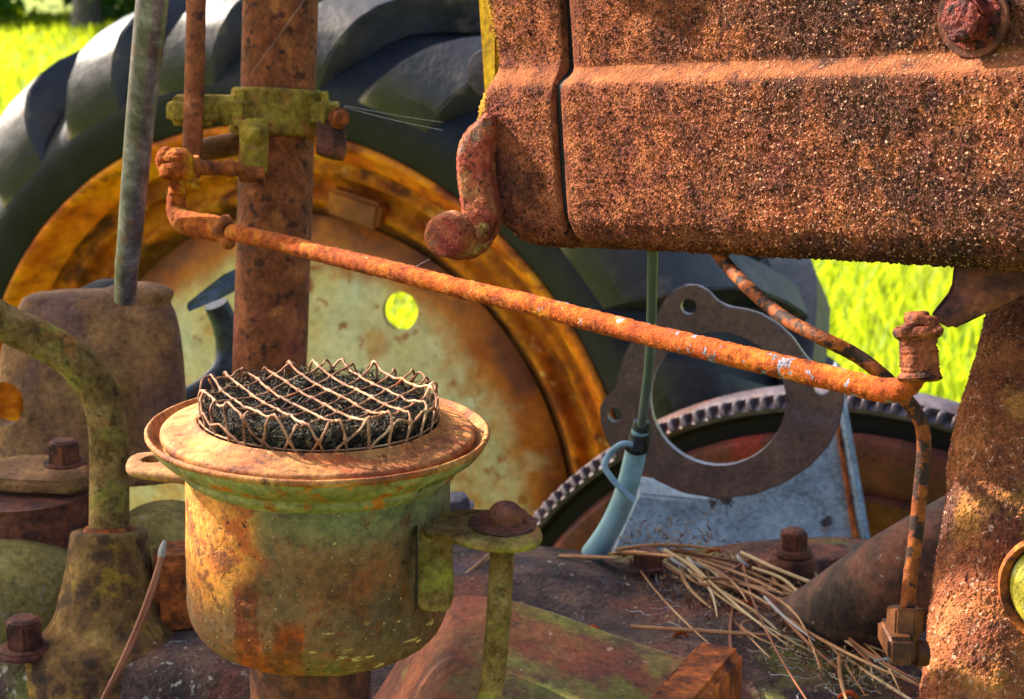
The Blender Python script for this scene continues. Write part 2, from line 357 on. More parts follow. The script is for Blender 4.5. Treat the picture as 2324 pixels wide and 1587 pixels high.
MAT['plate'] = mk('plate_steel', ['48322a', '5c4238', '6e5246'], 20, [('5a4238', 30, .56, .7, dict(w=.6)), ('5c5468', 10, .56, .7, dict(w=.3))], rough=.42, spec=.6, metal=.25, disp=[('noise', 120, .0004), ('noise', 400, .0003)])
MAT['bluebox'] = mk('blue_grey_paint', ['5a6870', '728088', '88949a'], 14, [('2e221e', 26, .60, .64, {}), ('4f7a5a', 8, .58, .7, dict(w=.6)), ('6a4a3a', 30, .62, .7, dict(w=.7)), ('8e9a9e', 18, .56, .7, dict(w=.5))], rough=.6, spec=.35, disp=[('noise', 80, .0008)])
MAT['gear'] = mk('gear_steel', ['342c30', '4e444a', '665a5e'], 18, [('5a3a30', 14, .52, .66, dict(w=.7))], rough=.5, metal=.15, disp=[('noise', 120, .0006)])
MAT['redrust'] = mk('flywheel_red_rust', ['381c16', '542a20', '6e3e2e'], 12, [(('7e2420', '8c3428'), 8, .56, .64, dict(w=.8)), ('3a2220', 14, .56, .7, dict(w=.7))], rough=.65, spec=.3, disp=[('noise', 80, .0008)])
MAT['skyedge'] = mk('sky_lit_edge', ['6e6468', '8e8890', 'a8a2ac'], 30, [('5a4238', 40, .56, .68, dict(w=.7))], rough=.35, metal=.3, spec=.6, crunch=.2)  # paler edge colour puts a sky highlight on the ring plate's sides
MAT['tube'] = mk('tube_casting', ['221a18', '38291f', '523a2c', '664838'], 30, [('74422c', 14, .50, .66, dict(w=.7)), ('161212', 40, .52, .66, dict(w=.7)), (('8f8a78', 'aaa590'), 150, .66, .70, dict(w=.5))], rough=.75, disp=[('noise', 120, .0008)], method='BOTH')
MAT['black'] = mk('plain_black', ['100c0b', '1c1513'], 30, rough=.7, crunch=0)  # even black for the groove, slot plate and seams
MAT['wirecoat'] = mk('green_wire', ['3c4a44', '4c5c55', '5e6e66'], 40, rough=.45, spec=.45, crunch=0)
MAT['hose'] = mk('blue_hose', ['5c8490', '7499a4', '90aeb4'], 18, [('8fa8a4', 20, .55, .7, dict(w=.5)), ('3a5058', 90, .66, .7, {})], rough=.4, spec=.5, coat=.1, crunch=.25, csc=80)
MAT['tape'] = mk('black_tape', ['0e0f11', '1a1c1f'], 40, rough=.45, crunch=0)
MAT['tie'] = mk('tie_wire', ['5a7484', '7490a0', '8aa4ae'], 60, rough=.5, crunch=0)
MAT['leverrod'] = mk('worn_steel', ['3e3640', '645a68', '8a8290'], 60, [('6a4438', 40, .55, .68, dict(w=.7)), ('9a94a0', 80, .6, .7, dict(w=.6)), ('3c3034', 26, .55, .66, dict(w=.6))], rough=.33, metal=.35, spec=.6, disp=[('noise', 300, .0003)], method='BOTH')
MAT['pedal'] = mk('pedal_steel', ['2e3238', '3c424a', '525a66'], 30, [('4a3426', 26, .56, .7, dict(w=.7))], rough=.4, metal=.4, disp=[('noise', 100, .0006)])
MAT['line'] = mk('fuel_line', ['4e2410', '743a18', '8e5024'], 100, [(('140e0d', '241612'), 100, .49, .55, dict(det=5, w=.92))], rough=.75, disp=[('noise', 400, .0006)], method='BOTH')
MAT['brass'] = mk('brown_brass', ['3a2014', '54301a', '6a3e22'], 50, [('3a2016', 60, .56, .7, dict(w=.7))], rough=.55, metal=.15, disp=[('noise', 400, .0003)])
MAT['plug'] = mk('plug_lichen', ['8c8030', 'b0a03c', 'c4b864'], 60, [('c4c8a0', 50, .54, .66, dict(w=.8)), ('5a5018', 80, .58, .7, dict(w=.7))], rough=.8, disp=[('noise', 400, .0006)])
MAT['yellow'] = mk('yellow_paint_edge', ['a8701c', 'c89a1e', 'd4aa2c'], 40, [('8a4a20', 50, .56, .68, dict(w=.8))], rough=.6, disp=[('noise', 300, .0006)])
MAT['castright'] = mk('column_casting_rust', ['542c20', '74402a', '8c5434', 'a26a44'], 30, [
    ('3a221e', 14, .54, .66, dict(w=.75)), ('c09a80', 330, .62, .68, dict(w=.7, det=2)), ('54362e', 60, .58, .68, dict(w=.6)), ('b88040', 22, .56, .7, dict(w=.6))], rough=.88,
    disp=[('grit', 520, .0011), ('noise', 900, .0005), ('noise', 50, .0016), ('flake', 45, .0007)], method='BOTH')
MAT['deck'] = mk('deck_grime', ['241d1c', '3c2f2a', '544038', '6a523e'], 30, [
    (('6a4230', '7a4a34'), 9, .52, .64, dict(w=.85)), (('5f5a2a', '77743a'), 10, .56, .66, dict(w=.75, off=21.)), (('8f8a78', 'b4ae9a'), 130, .59, .65, dict(w=.75, rad=((-.28, 1.08, .83), .2, .1), rn=.1)), (('8f8a78', 'aaa590'), 150, .64, .69, dict(w=.7)), (('b87c24', 'c89030'), 60, .45, .55, dict(rad=(tuple(onz(115, 1525, .855)), .016, .008), rn=.02)), (('6e3c2c', '7e4c3a'), 14, .53, .64, dict(w=.5, off=51.)),
    (('3c3a44', '4a4650'), 14, .55, .7, dict(w=.6)), ('c08a2a', 70, .72, .75, {})], rough=.85, spec=.2,
    disp=[('noise', 40, .003), ('noise', 200, .0012), ('grit', 300, .0006)], method='BOTH')
MAT['hump'] = mk('hump_red_moss', ['4e2a20', '6e3a26', '84482c', '8f5a38'], 24, [
    (('6c6e28', '80803a'), 14, .40, .58, dict(w=.9, rad=((.03, .965, .92), .085, .035), rn=.04)), (('7a7030', '6a6a2a'), 16, .56, .66, dict(w=.7)), (('b09a80', 'c0b090'), 150, .66, .70, dict(w=.7)), ('3a221c', 40, .56, .68, dict(w=.7))], rough=.7, spec=.3,
    disp=[('noise', 90, .0012), ('noise', 260, .0007)], method='BOTH')
MAT['drygreen'] = mk('mossy_dome', ['66582e', '7a6a3a', '8a7a48'], 20, [('5a4630', 20, .52, .66, dict(w=.7)), ('807c6c', 60, .62, .7, dict(w=.6))], rough=.85, disp=[('noise', 150, .0008)], method='BOTH')
MAT['socket'] = mk('socket_casting', ['3e2a1c', '5c4022', '70522a', '84683a'], 50, [
    ('8a6a2a', 50, .55, .64, dict(w=.8)), ('2c1c16', 40, .52, .64, dict(w=.8)), ('a89c88', 120, .66, .70, dict(w=.7))], rough=.85, disp=[('noise', 250, .0009), ('noise', 80, .0016)], method='BOTH')
MAT['needle'] = mk('dry_needle', ['6a4426', '9a6a40', 'c09a68'], 14, rough=.6, spec=.3, crunch=0)
MAT['redneedle'] = mk('red_needle', ['5a2e1c', '7e4a2c', '966040'], 14, rough=.6, crunch=0)
MAT['paleneedle'] = mk('pale_needle', ['94764e', 'b09468', 'c4ac84'], 14, rough=.6, crunch=0)
MAT['greyneedle'] = mk('grey_needle', ['8c8880', 'a5a29a'], 30, rough=.7, crunch=0)
MAT['litter'] = mk('litter_bits', [(.3, '2a1a12'), (.45, '6a3a22'), (.55, '9a7a50'), (.68, 'b4a486')], 160, rough=.9, crunch=0)
MAT['wisp'] = mk('grey_wisp', ['9a9896', 'b4b2b0'], 40, rough=.6, crunch=0)
MAT['bark'] = mk('bark_bit', ['6a2a18', '8a3c20', 'a04e2a'], 60, rough=.9, disp=[('noise', 300, .001)])
MAT['web'] = mk('spider_silk', ['c8c8cc', 'dadade'], 30, rough=.35, spec=.6, crunch=0)
MAT['grass'] = mk('grass_blade', [(.3, '3a5c10'), (.45, '6c8816'), (.58, '98a020'), (.7, 'a8984a')], 1.6, rough=.55, spec=.3, trans=('b4c41c', .55), crunch=0)
MAT['soil'] = mk('ground_soil', ['4a5a10', '6a7818', '7c8420'], 6, rough=.95, crunch=0)
MAT['leaf'] = mk('tree_leaf', ['1c3a10', '2c5016', '3c6a1c'], .8, rough=.6, spec=.25, trans=('6a9a1a', .35), crunch=0)
MAT['trunk'] = mk('tree_bark', ['3a342e', '4c4640', '5e5850'], 8, rough=.9, stretch=(1, 1, .2), disp=[('noise', 20, .02)], crunch=0)

def bolt(parent, A, axis, r, h, wr=0, mat='darkrust', rot=.2, label=None, wh=.0035, vox=None):
    a = axis.normalized()
    mh = m_hex(A + a * (wh * .8 if wr else 0), a, r, h, rot)
    crown = m_lathe([(.0001, h * 1.10), (r * .62, h * 1.08), (r * .80, h * .99), (r * .80, h * .9)], A + a * (wh * .8 if wr else 0), a, 24)
    foot = m_lathe([(r * .9, .0), (r * 1.22, .0), (r * 1.25, h * .08), (r * 1.2, h * .14), (r * .9, h * .15)], A + a * (wh * .8 if wr else 0), a, 32)
    o = part('bolt', m_fine(m_join(mh, crown, foot), 2), MAT[mat], parent, label, 40)
    if wr:
        wsh = part('washer', m_lathe([(r * .6, 0), (wr * .97, 0), (wr, wh * .3), (wr, wh * .7), (wr * .97, wh), (r * .6, wh)], A, a, 40, True), MAT['darkrust'], o)
    return o

# ================================================================== ground, trees
gm = newmesh([(-150, -20, 0), (150, -20, 0), (150, 250, 0), (-150, 250, 0)], [(0, 1, 2, 3)])
g = single('ground', gm, MAT['soil'], None, None, kind='structure')
def grass():
    n = 90000; v = np.empty((n, 3, 3)); rng = RNG
    u = rng.random(n); y = 3.4 * (22 / 3.4) ** u                          # denser near by
    x = (rng.random(n) * 2 - 1) * (y * .42 + .6)
    hgt = (.05 + .07 * rng.random(n)) * (1 + .25 * np.sin(x * 1.3 + y)); wd = .004 + .0022 * y * .35
    a = rng.random(n) * 6.283; la = rng.random(n) * 6.283; ll = hgt * (.2 + .6 * rng.random(n))
    v[:, 0] = np.c_[x - np.cos(a) * wd, y - np.sin(a) * wd, np.zeros(n)]
    v[:, 1] = np.c_[x + np.cos(a) * wd, y + np.sin(a) * wd, np.zeros(n)]
    v[:, 2] = np.c_[x + np.cos(la) * ll, y + np.sin(la) * ll, hgt]
    m = bpy.data.meshes.new('grass'); m.vertices.add(n * 3); m.vertices.foreach_set('co', v.reshape(-1))
    m.loops.add(n * 3); m.loops.foreach_set('vertex_index', np.arange(n * 3)); m.polygons.add(n)
    m.polygons.foreach_set('loop_start', np.arange(n) * 3); m.polygons.foreach_set('loop_total', np.full(n, 3)); m.update(); return m
single('grass', grass(), MAT['grass'], 'sunlit yellow green lawn grass beyond the wheel', 'grass', kind='stuff')

def leafcloud(n, C, rx, rz, size, rng):
    d = rng.normal(size=(n, 3)); d /= np.linalg.norm(d, axis=1)[:, None]
    k = 26; cc = rng.normal(size=(k, 3)); cc /= np.linalg.norm(cc, axis=1)[:, None]; cc *= rng.random((k, 1)) ** .4
    p = cc[rng.integers(0, k, n)] + d * .34 * rng.random((n, 1)) ** .5
    p = p * np.array([rx, rx, rz]) + np.array(C)
    a = rng.normal(size=(n, 3)); a /= np.linalg.norm(a, axis=1)[:, None]; b = np.cross(a, rng.normal(size=(n, 3))); b /= np.linalg.norm(b, axis=1)[:, None]
    s = size * (.6 + .8 * rng.random((n, 1)))
    vv = np.stack([p - a * s, p + b * s * .5, p + a * s, p - b * s * .5], 1).reshape(-1, 3)
    f = [(4 * i, 4 * i + 1, 4 * i + 2, 4 * i + 3) for i in range(n)]
    return newmesh(vv, f)
tl = ['leafy tree at the left end of the wood edge, dark low crown', 'slim grey trunked tree just left of the tyre top',
      'bushy tree behind the left edge of the tyre', 'round crowned tree beyond the steering column', 'broad tree behind the tyre shoulder lugs',
      'tall tree behind the tyre, right of the steering column', 'dense tree hidden behind the rusty tank', 'spreading tree farthest right beyond the tank']
for i, (tx, ty, th, tr) in enumerate([(-6.3, 21, 6, 2.2), (-4.55, 19.5, 7, 1.9), (-3.2, 22, 6.5, 2.2), (-.8, 23, 7, 2.4), (1.6, 22, 6.4, 2.2), (4., 23, 7.4, 2.4), (6.6, 22, 6.6, 2.3), (9.4, 23, 7, 2.6)]):
    t = thing('leafy_tree', tl[i], 'tree', (tx, ty, 0), 'trees along the edge of the field')
    r2 = np.random.default_rng(40 + i)
    tk = m_join(m_tube([V((tx, ty, -.1)), V((tx + .05, ty, 1.2)), V((tx - .05, ty + .1, th * .55)), V((tx + .1, ty, th * .85))], [.17, .13, .1, .03], 10),
                *[m_tube([V((tx, ty, 1.0 + .8 * k)), V((tx + .7 * math.cos(k * 2.1), ty + .7 * math.sin(k * 2.1), 1.9 + .8 * k)), V((tx + 1.4 * math.cos(k * 2.1), ty + 1.4 * math.sin(k * 2.1), 2.3 + .9 * k))], [.06, .04, .015], 7) for k in range(4)])
    part('trunk', tk, MAT['trunk'], t)
    lc = leafcloud(5200, (tx, ty, th * .56), tr * .9, th * .5, .11, r2)
    part('crown', lc, MAT['leaf'], t)
def bush_mass():
    r2 = np.random.default_rng(3); ms = [leafcloud(2600, (x_, 21.2 + .5 * math.sin(x_ * 3), .75), 1.7, 1.25 + .3 * math.sin(x_), .10, r2) for x_ in np.arange(-12, 14, 1.6)]
    return m_join(*ms)
single('woodland', bush_mass(), MAT['leaf'], 'dark undergrowth of the wood beyond the trees', 'woodland', kind='stuff')

# ================================================================== rear wheel
th_w = R(25); WN = V((-math.sin(th_w), -math.cos(th_w), 0)); WI = -WN
wheel = thing('tractor_wheel', 'big tractor rear wheel with black lugged tyre and rusty orange yellow rim', 'wheel', V((WO.x, WO.y, WO.z - .64)))
tprof = [(.455, .012), (.463, -.004), (.476, -.013), (.495, -.020), (.515, -.021), (.532, -.013), (.548, .004), (.562, .022), (.576, .05), (.586, .10), (.590, .19),
         (.586, .28), (.576, .33), (.562, .358), (.548, .376), (.532, .393), (.515, .401), (.49, .40), (.455, .368)]
ty = part('tyre', m_lathe(tprof, WO, WI, 160, sub=3), MAT['tyre'], wheel)
au = V((math.cos(th_w), -math.sin(th_w), 0)); az_ = V((0, 0, 1))
def lugmesh(mir):
    # (r, h) of the foot on the carcass, (r, h) of the crest, swing round the wheel, width
    path = [(.512, -.0195, .515, -.0212, 0., .090), (.532, -.012, .545, -.0245, .022, .088), (.547, .004, .576, -.0205, .052, .082), (.560, .022, .602, -.005, .080, .075), (.574, .045, .618, .021, .104, .066),
            (.584, .075, .629, .056, .128, .058), (.590, .12, .636, .11, .165, .051), (.594, .17, .639, .165, .210, .047), (.594, .215, .639, .215, .258, .044)]
    verts = []; n = len(path)
    for i, (rf, hf, rc_, hc, ph, wd) in enumerate(path):
        for s_, r_, h_ in ((-1.12 - .22 * min(1, i / 2.5), rf, hf), (-.92, rc_, hc), (.95, rc_, hc), (1.12, rf, hf)):
            hh = .38 - h_ if mir else h_
            a = ph + s_ * wd * .5 / r_
            verts.append(WO + WI * hh + (au * math.sin(a) + az_ * math.cos(a)) * r_)
    f = []
    for i in range(n - 1):
        for k in range(4):
            k2 = (k + 1) % 4; f.append((4 * i + k, 4 * i + k2, 4 * i + 4 + k2, 4 * i + 4 + k))
    f += [(0, 1, 2, 3), (4 * n - 1, 4 * n - 2, 4 * n - 3, 4 * n - 4)]
    bm = bmesh.new(); bm.from_mesh(newmesh(verts, f)); bmesh.ops.recalc_face_normals(bm, faces=bm.faces)
    bmesh.ops.bevel(bm, geom=list(bm.edges), offset=.0032, segments=2, affect='EDGES', clamp_overlap=True)
    m = from_bm(bm); m.transform(M.Translation(-WO)); smooth(m, 28); m.materials.append(MAT['lug']); return m
NL = 23
for mir in (0, 1):
    lm = lugmesh(mir)
    for k in range(NL):
        o = bpy.data.objects.new('lug', lm); COL.objects.link(o); o.parent = ty
        q = M.Rotation((k + .5 * mir) * 2 * math.pi / NL + R(3.5), 4, WI)
        o.matrix_local = M.Translation(WO) @ q
rim = part('rim', m_lathe([(.452, .016), (.462, .006), (.466, -.006), (.461, -.011), (.454, -.006), (.448, .010), (.441, .018), (.434, .024), (.430, .030)], WO, WI, 160, sub=3), MAT['rim'], wheel)
part('rim_well', m_lathe([(.430, .029), (.427, .040), (.422, .043), (.414, .040), (.408, .042), (.404, .052), (.398, .060), (.388, .062), (.380, .052), (.372, .051), (.363, .064), (.353, .074), (.344, .076)], WO, WI, 160, sub=3), MAT['gutter'], wheel)
disc = m_lathe([(.346, .076), (.335, .068), (.318, .061), (.295, .056), (.24, .046), (.18, .038), (.14, .034), (.13, .02), (.05, .018), (.0001, .018)], WO, WI, 128, sub=3)
disc = evalm(disc, lambda o: setattr(o.modifiers.new('s', 'SOLIDIFY'), 'thickness', .008))
hd = onplane(917, 703, WO + WI * .056, WN)
hv = hd - WO; hv -= WI * hv.dot(WI); hr = hv.length
cuts = []
for k in range(3):
    c = WO + M.Rotation(k * 2 * math.pi / 3, 4, WI) @ hv; cuts.append(m_cyl(c - WI * .05, c + WI * .2, .0225, seg=32))
disc = m_cut(disc, *cuts)
part('disc', disc, MAT['disc'], wheel, ang=30)
for k in range(4):   # rim clamps round the well
    a = R(13 + k * 90); dv = au * math.sin(a) + az_ * math.cos(a)
    tdir = au * math.cos(a) - az_ * math.sin(a)
    c = WO + dv * .378 + WI * .044
    o = part('rim_clamp', m_fine(m_box(c, tdir * .036, dv * .016, WI * .012, .005), 1), MAT['disc'], wheel)
part('hub', m_lathe([(.0001, -.03), (.05, -.03), (.06, -.02), (.062, .03), (.09, .036), (.09, .06)], WO, WI, 48), MAT['redrust'], wheel)

# ================================================================== flywheel with ring gear
FO = P(1917, 1859, 1.8); FN = V((-math.sin(R(25)), -math.cos(R(25)), 0)); FI = -FN; fR = .437
fw = thing('flywheel', 'large rusty flywheel with toothed ring gear behind the ringed gasket plate', 'flywheel', V((FO.x, FO.y, FO.z - fR)))
part('gear_ring', m_lathe([(fR - .017, .012), (fR - .017, .0), (fR - .012, -.002), (fR - .010, .001), (fR - .009, .012), (fR - .002, .012), (fR, .016), (fR, .045), (fR - .006, .047)], FO, FI, 200), MAT['gear'], fw)
part('dark_groove', m_lathe([(fR - .0165, -.001), (fR - .022, .008), (fR - .036, .010), (fR - .038, .003)], FO, FI, 160), MAT['black'], fw)
part('web', m_lathe([(fR - .037, .004), (fR - .042, -.004), (fR - .06, -.006), (fR - .10, .012), (fR - .104, .004), (fR - .135, .02), (fR - .16, .05), (fR - .3, .05), (.001, .05)], FO, FI, 160), MAT['redrust'], fw)
fa = V((math.cos(R(25)), -math.sin(R(25)), 0))
tm = m_box(V((0, 0, fR - .006)), V((.0036, 0, 0)), V((0, .008, 0)), V((0, 0, .0055)), .0008, 1, taper=.7)
tm.transform(M.Translation(V((0, .004, 0)))); tm.transform(M.Rotation(R(-25), 4, 'Z')); smooth(tm); tm.materials.append(MAT['gear'])
NT = 190
for k in range(NT):
    a = 2 * math.pi * k / NT
    if abs((a + math.pi) % (2 * math.pi) - math.pi) > 1.25: continue
    o = bpy.data.objects.new('tooth', tm); COL.objects.link(o); o.parent = fw
    o.matrix_local = M.Translation(FO - wloc(fw)) @ M.Rotation(a, 4, FI)

# ================================================================== transmission deck
DZ = .855
def m_height(x0, x1, y0, y1, st, zf, zbot):
    nx = int((x1 - x0) / st) + 1; ny = int((y1 - y0) / st) + 1
    X, Y = np.meshgrid(np.linspace(x0, x1, nx), np.linspace(y0, y1, ny)); Z = zf(X, Y)
    v = np.c_[X.ravel(), Y.ravel(), Z.ravel()]; f = []
    i = np.arange(nx * ny).reshape(ny, nx); q = np.stack([i[:-1, :-1], i[:-1, 1:], i[1:, 1:], i[1:, :-1]], -1).reshape(-1, 4)
    border = np.concatenate([i[0, :], i[1:, -1], i[-1, -2::-1], i[-2:0:-1, 0]]); nb = len(border)
    vb = v[border].copy(); vb[:, 2] = zbot; b0 = len(v); v = np.vstack([v, vb])
    f = q.tolist() + [(border[k], b0 + k, b0 + (k + 1) % nb, border[(k + 1) % nb]) for k in range(nb)] + [tuple(range(b0 + nb - 1, b0 - 1, -1))]
    return newmesh(v, f)
def zdeck(X, Y):
    z = DZ + .004 * np.sin(X * 23 + Y * 11) + .003 * np.sin(Y * 37 - X * 17)
    z += .008 * sst(Y, 1.20, 1.26) * sst(X, -.09, -.05) * (1 - sst(X, .05, .09)) * (1 - sst(Y, 1.30, 1.345))          # raised rear ledge
    z -= .05 * (1 - sst(X + .2 * (Y - 1.1), -.40, -.36)) * 0
    z -= .035 * (1 - sst(Y + .22 * (X + .2), 1.075, 1.10)) * (1 - sst(X, -.16, -.12))      # step down at the left front edge
    z += .012 * np.exp(-((X - .17) ** 2 + (Y - 1.2) ** 2) / .004)
    return z
deck = thing('transmission_housing', 'dark grimy cast iron transmission deck under the oil cup, strewn with needles', 'machine housing', V((0, 1.1, .45)))
part('deck_plate', m_height(-.52, .5, .86, 1.345, .0022, zdeck, .45), MAT['deck'], deck, ang=60)
def zhump(X, Y):
    h = .100 * sst(X, -.115, -.03) * (1 - .30 * sst(X, -.02, .13)) * (1 - sst(X, .115, .20)) * (1 - sst(Y + .25 * np.maximum(X + .03, 0) - .05 * np.abs(X + .03), 1.015, 1.075))
    h = h * (1 - 1.7 * np.clip(1.015 - Y, 0, .3))
    return DZ - .01 + h + .0015 * np.sin(X * 60) * np.sin(Y * 50)
part('hump_cover', m_height(-.14, .24, .84, 1.12, .002, zhump, .6), MAT['hump'], deck, 'reddish brown rounded cover with green moss patch', ang=60)
# ledge bar on the hump
A = P(1652, 1462, 1.025); B = P(1478, 1662, .905); up = V((0, 0, 1)); d_ = (B - A).normalized(); sd_ = d_.cross(up).normalized(); u2 = sd_.cross(d_).normalized()
if sd_.x < 0: sd_ = -sd_
if u2.z < 0: u2 = -u2
part('ledge_bar', m_fine(m_box((A + B) / 2 - u2 * .022 - sd_ * .004, d_ * (B - A).length / 2, sd_ * .014, u2 * .022, .004), 4), MAT['rust'], deck, 'rusty red square bar standing up from the cover')
def dpt(x, y, dz=0): return onz(x, y, DZ + dz)
bolt(deck, dpt(1800, 1258, .022), up, .0108, .0155, .0140, 'darkrust', .1, 'hexagonal bolt on a raised boss beside the blue grey case')
part('boss', m_remesh(m_join(m_cyl(dpt(1800, 1258, .021) - up * .04, dpt(1800, 1258, .021), .021, .0175), m_box(dpt(1830, 1295, .0), V((.04, .01, 0)), V((-.006, .02, 0)), up * .014, .004)), .002, 5), MAT['darkrust'], deck)
bolt(deck, dpt(1470, 1285, .008), up, .0115, .012, 0, 'darkrust', .5)
bolt(deck, P(1036, 1152, 1.36), V((-.1, -.2, 1)), .011, .009, 0, 'gear', .3, 'pale steel bolt head behind the cup')
bolt(deck, onz(58, 1482, .858), up, .0132, .021, .0185, 'darkrust', .3, 'dark hexagonal bolt on a wide washer at lower left')
part('boss', m_fine(m_box(P(412, 1330, 1.26), V((.020, .004, 0)), V((-.004, .022, 0)), V((0, 0, .028)), .005, taper=.9), 4), MAT['rust'], deck, 'small square rusty lug left of the cup')
# right slanting tube on the deck
part('axle_tube', m_fine(m_tube([dpt(1560, 1640, -.07), dpt(1840, 1460, -.016), P(2080, 1300, 1.20), P(2400, 1120, 1.22)], [.036, .036, .035, .034], 48, 12), 1), MAT['tube'], deck, 'dull brown round tube rising to the right')
# left drum, dome and base plate
part('drum', m_fine(m_lathe([(.0001, .048), (.056, .048), (.061, .044), (.064, .0), (.068, -.03)], P(60, 1240, 1.36), up, 96, sub=3), 1), MAT['darkrust'], deck, 'round rusty drum under the bolted flange')
part('dome', m_remesh(m_join(m_ball(P(0, 1420, 1.31), .088, .06, .068), m_ball(P(380, 1270, 1.36), .05, .05, .045)), .003, 6), MAT['drygreen'], deck, 'smooth olive green rounded casting at lower left')
fl = m_slab([onplane(x_, y_, P(75, 1075, 1.33), V((0, -.05, 1)).normalized()) for x_, y_ in ((-80, 1050), (60, 1028), (170, 1032), (205, 1060), (205, 1082), (160, 1096), (40, 1092), (-80, 1082))], V((0, 0, -.010)), .003)
part('flange', m_fine(fl, 3), MAT['brownplain'], deck)
bolt(deck, P(147, 1053, 1.32), up, .0125, .017, 0, 'darkrust', .25, 'rusty bolt on the flange at the left edge')

# ================================================================== lever housing hump (left)
hb = P(300, 1010, 1.43)
def m_loft(secs, ex, seg=72, sub=6):
    """stack of superellipse sections (centre, half width, half depth)"""
    cs = crom([c for c, a_, b_ in secs], sub); hs = crom([V((a_, b_, 0)) for c, a_, b_ in secs], sub); vs = []; fs = []
    for c, h in zip(cs, hs):
        for k in range(seg):
            t = 2 * math.pi * k / seg; cx_, sx2 = math.cos(t), math.sin(t)
            vs.append(c + V((h.x * math.copysign(abs(cx_) ** (2 / ex), cx_), h.y * math.copysign(abs(sx2) ** (2 / ex), sx2), 0)))
    n = len(cs)
    for i in range(n - 1):
        for k in range(seg): k2 = (k + 1) % seg; fs.append((i * seg + k, i * seg + k2, (i + 1) * seg + k2, (i + 1) * seg + k))
    fs += [tuple(reversed(range(seg))), tuple(range((n - 1) * seg, n * seg))]
    return from_bm((lambda b, m: (b.from_mesh(m), b)[1])(bmesh.new(), newmesh(vs, fs)))
hsec = [(1080, -10, 428, .034), (1010, -10, 427, .034), (900, -5, 421, .034), (820, 2, 415, .033), (750, 16, 406, .031), (705, 36, 394, .028), (680, 56, 380, .024), (664, 84, 364, .018), (655, 120, 345, .011), (651, 170, 320, .004)]
hm = m_loft([(P((l_ + r_) / 2, y_ + (6 if y_ < 700 else 0), 1.44), (r_ - l_) / 2 * px(1.44), dp) for y_, l_, r_, dp in hsec], 2.7)
hm = m_join(hm, m_ball(P(312, 668, 1.44), .030, .022, .0095), m_ball(P(112, 690, 1.44), .024, .020, .010))
hm = m_remesh(hm, .0024, 8)
hm = m_cut(hm, m_lathe([(.0001, -.1), (.0175, -.1), (.0175, .15), (.0001, .15)], P(18, 915, 1.43), V((0, 1, -.2)), 32))
lh = thing('lever_housing', 'rounded brown cast housing at left with a hole through its web', 'housing', V((hb.x, hb.y, hb.z - .02)))
part('housing_shell', hm, MAT['brownplain'], lh)
part('slot_plate', m_slab([P(170, 665, 1.46), P(215, 643, 1.47), P(260, 643, 1.47), P(280, 668, 1.46)], V((0, .02, .0)), .002), MAT['black'], lh, 'dark slot plate behind the top of the housing')

# bent lever pipe into its socket
pl = thing('bent_pipe', 'thick mossy bent pipe standing in a flared cast socket at left', 'pipe', dpt(250, 1430))
part('pipe', m_fine(m_tube([P(-160, 672, 1.2), P(-60, 695, 1.21), P(0, 728, 1.22), P(52, 752, 1.225), P(102, 776, 1.23), P(148, 803, 1.232), P(188, 838, 1.235), P(221, 884, 1.24), P(240, 942, 1.244), P(247, 1005, 1.247), P(248, 1090, 1.25), P(248, 1230, 1.25)],
                            [.0125, .0126, .0128, .0130, .0132, .0132, .0132, .0133, .0133, .0134, .0136, .0140], 32, 14), 1), MAT['lever'], pl)
sc0 = P(248, 1205, 1.25); sx_ = (sc0 - dpt(250, 1440))
part('socket', m_fine(m_lathe([(.0135, -.006), (.0175, -.004), (.0185, .0005), (.0245, .0), (.0265, -.003), (.0275, -.012), (.0305, -.03), (.035, -.048), (.0395, -.060), (.046, -.069), (.056, -.076), (.062, -.082), (.066, -.11)], sc0, sx_, 96, sub=4, wob=.012), 1), MAT['socket'], pl)
part('collar', m_lathe([(.0136, .003), (.0165, .003), (.018, .0), (.0165, -.003)], sc0, sx_, 48), MAT['rust'], pl)

# ================================================================== gear lever (grey rod), thin rod, column
single('gear_lever', m_fine(m_tube([P(410, -520, 1.13), P(354, -60, 1.20), P(346, 0, 1.205), P(318, 280, 1.25), P(293, 560, 1.30), P(288, 600, 1.31), P(284, 680, 1.33)], [.0116, .0111, .0110, .0101, .0089, .0086, .0080], 28, 12), 1), MAT['leverrod'],
       'smooth worn grey steel lever rod leaning beside the steering column', 'lever')
single('thin_rod', m_fine(m_tube([P(452, -520, 1.32), P(446, -60, 1.33), P(443, 120, 1.33), P(437, 330, 1.33), P(434, 352, 1.33)], [.0073, .0073, .0073, .0074, .0062], 20, 12), 1), MAT['column'],
       'thin upright rusty rod through the arm of the mossy clamp', 'rod')
cA, cB = P(640, -140, 1.36), P(606, 960, 1.40)
single('steering_column', m_fine(m_tube([P(653, -560, 1.34), cA, P(637, 0, 1.365), P(626, 400, 1.38), P(612, 830, 1.39), cB, P(596, 1340, 1.42)], [.0285] * 7, 64, 30), 1), MAT['column'],
       'thick rusty brown steering column tube with greenish lower left side', 'steering column')
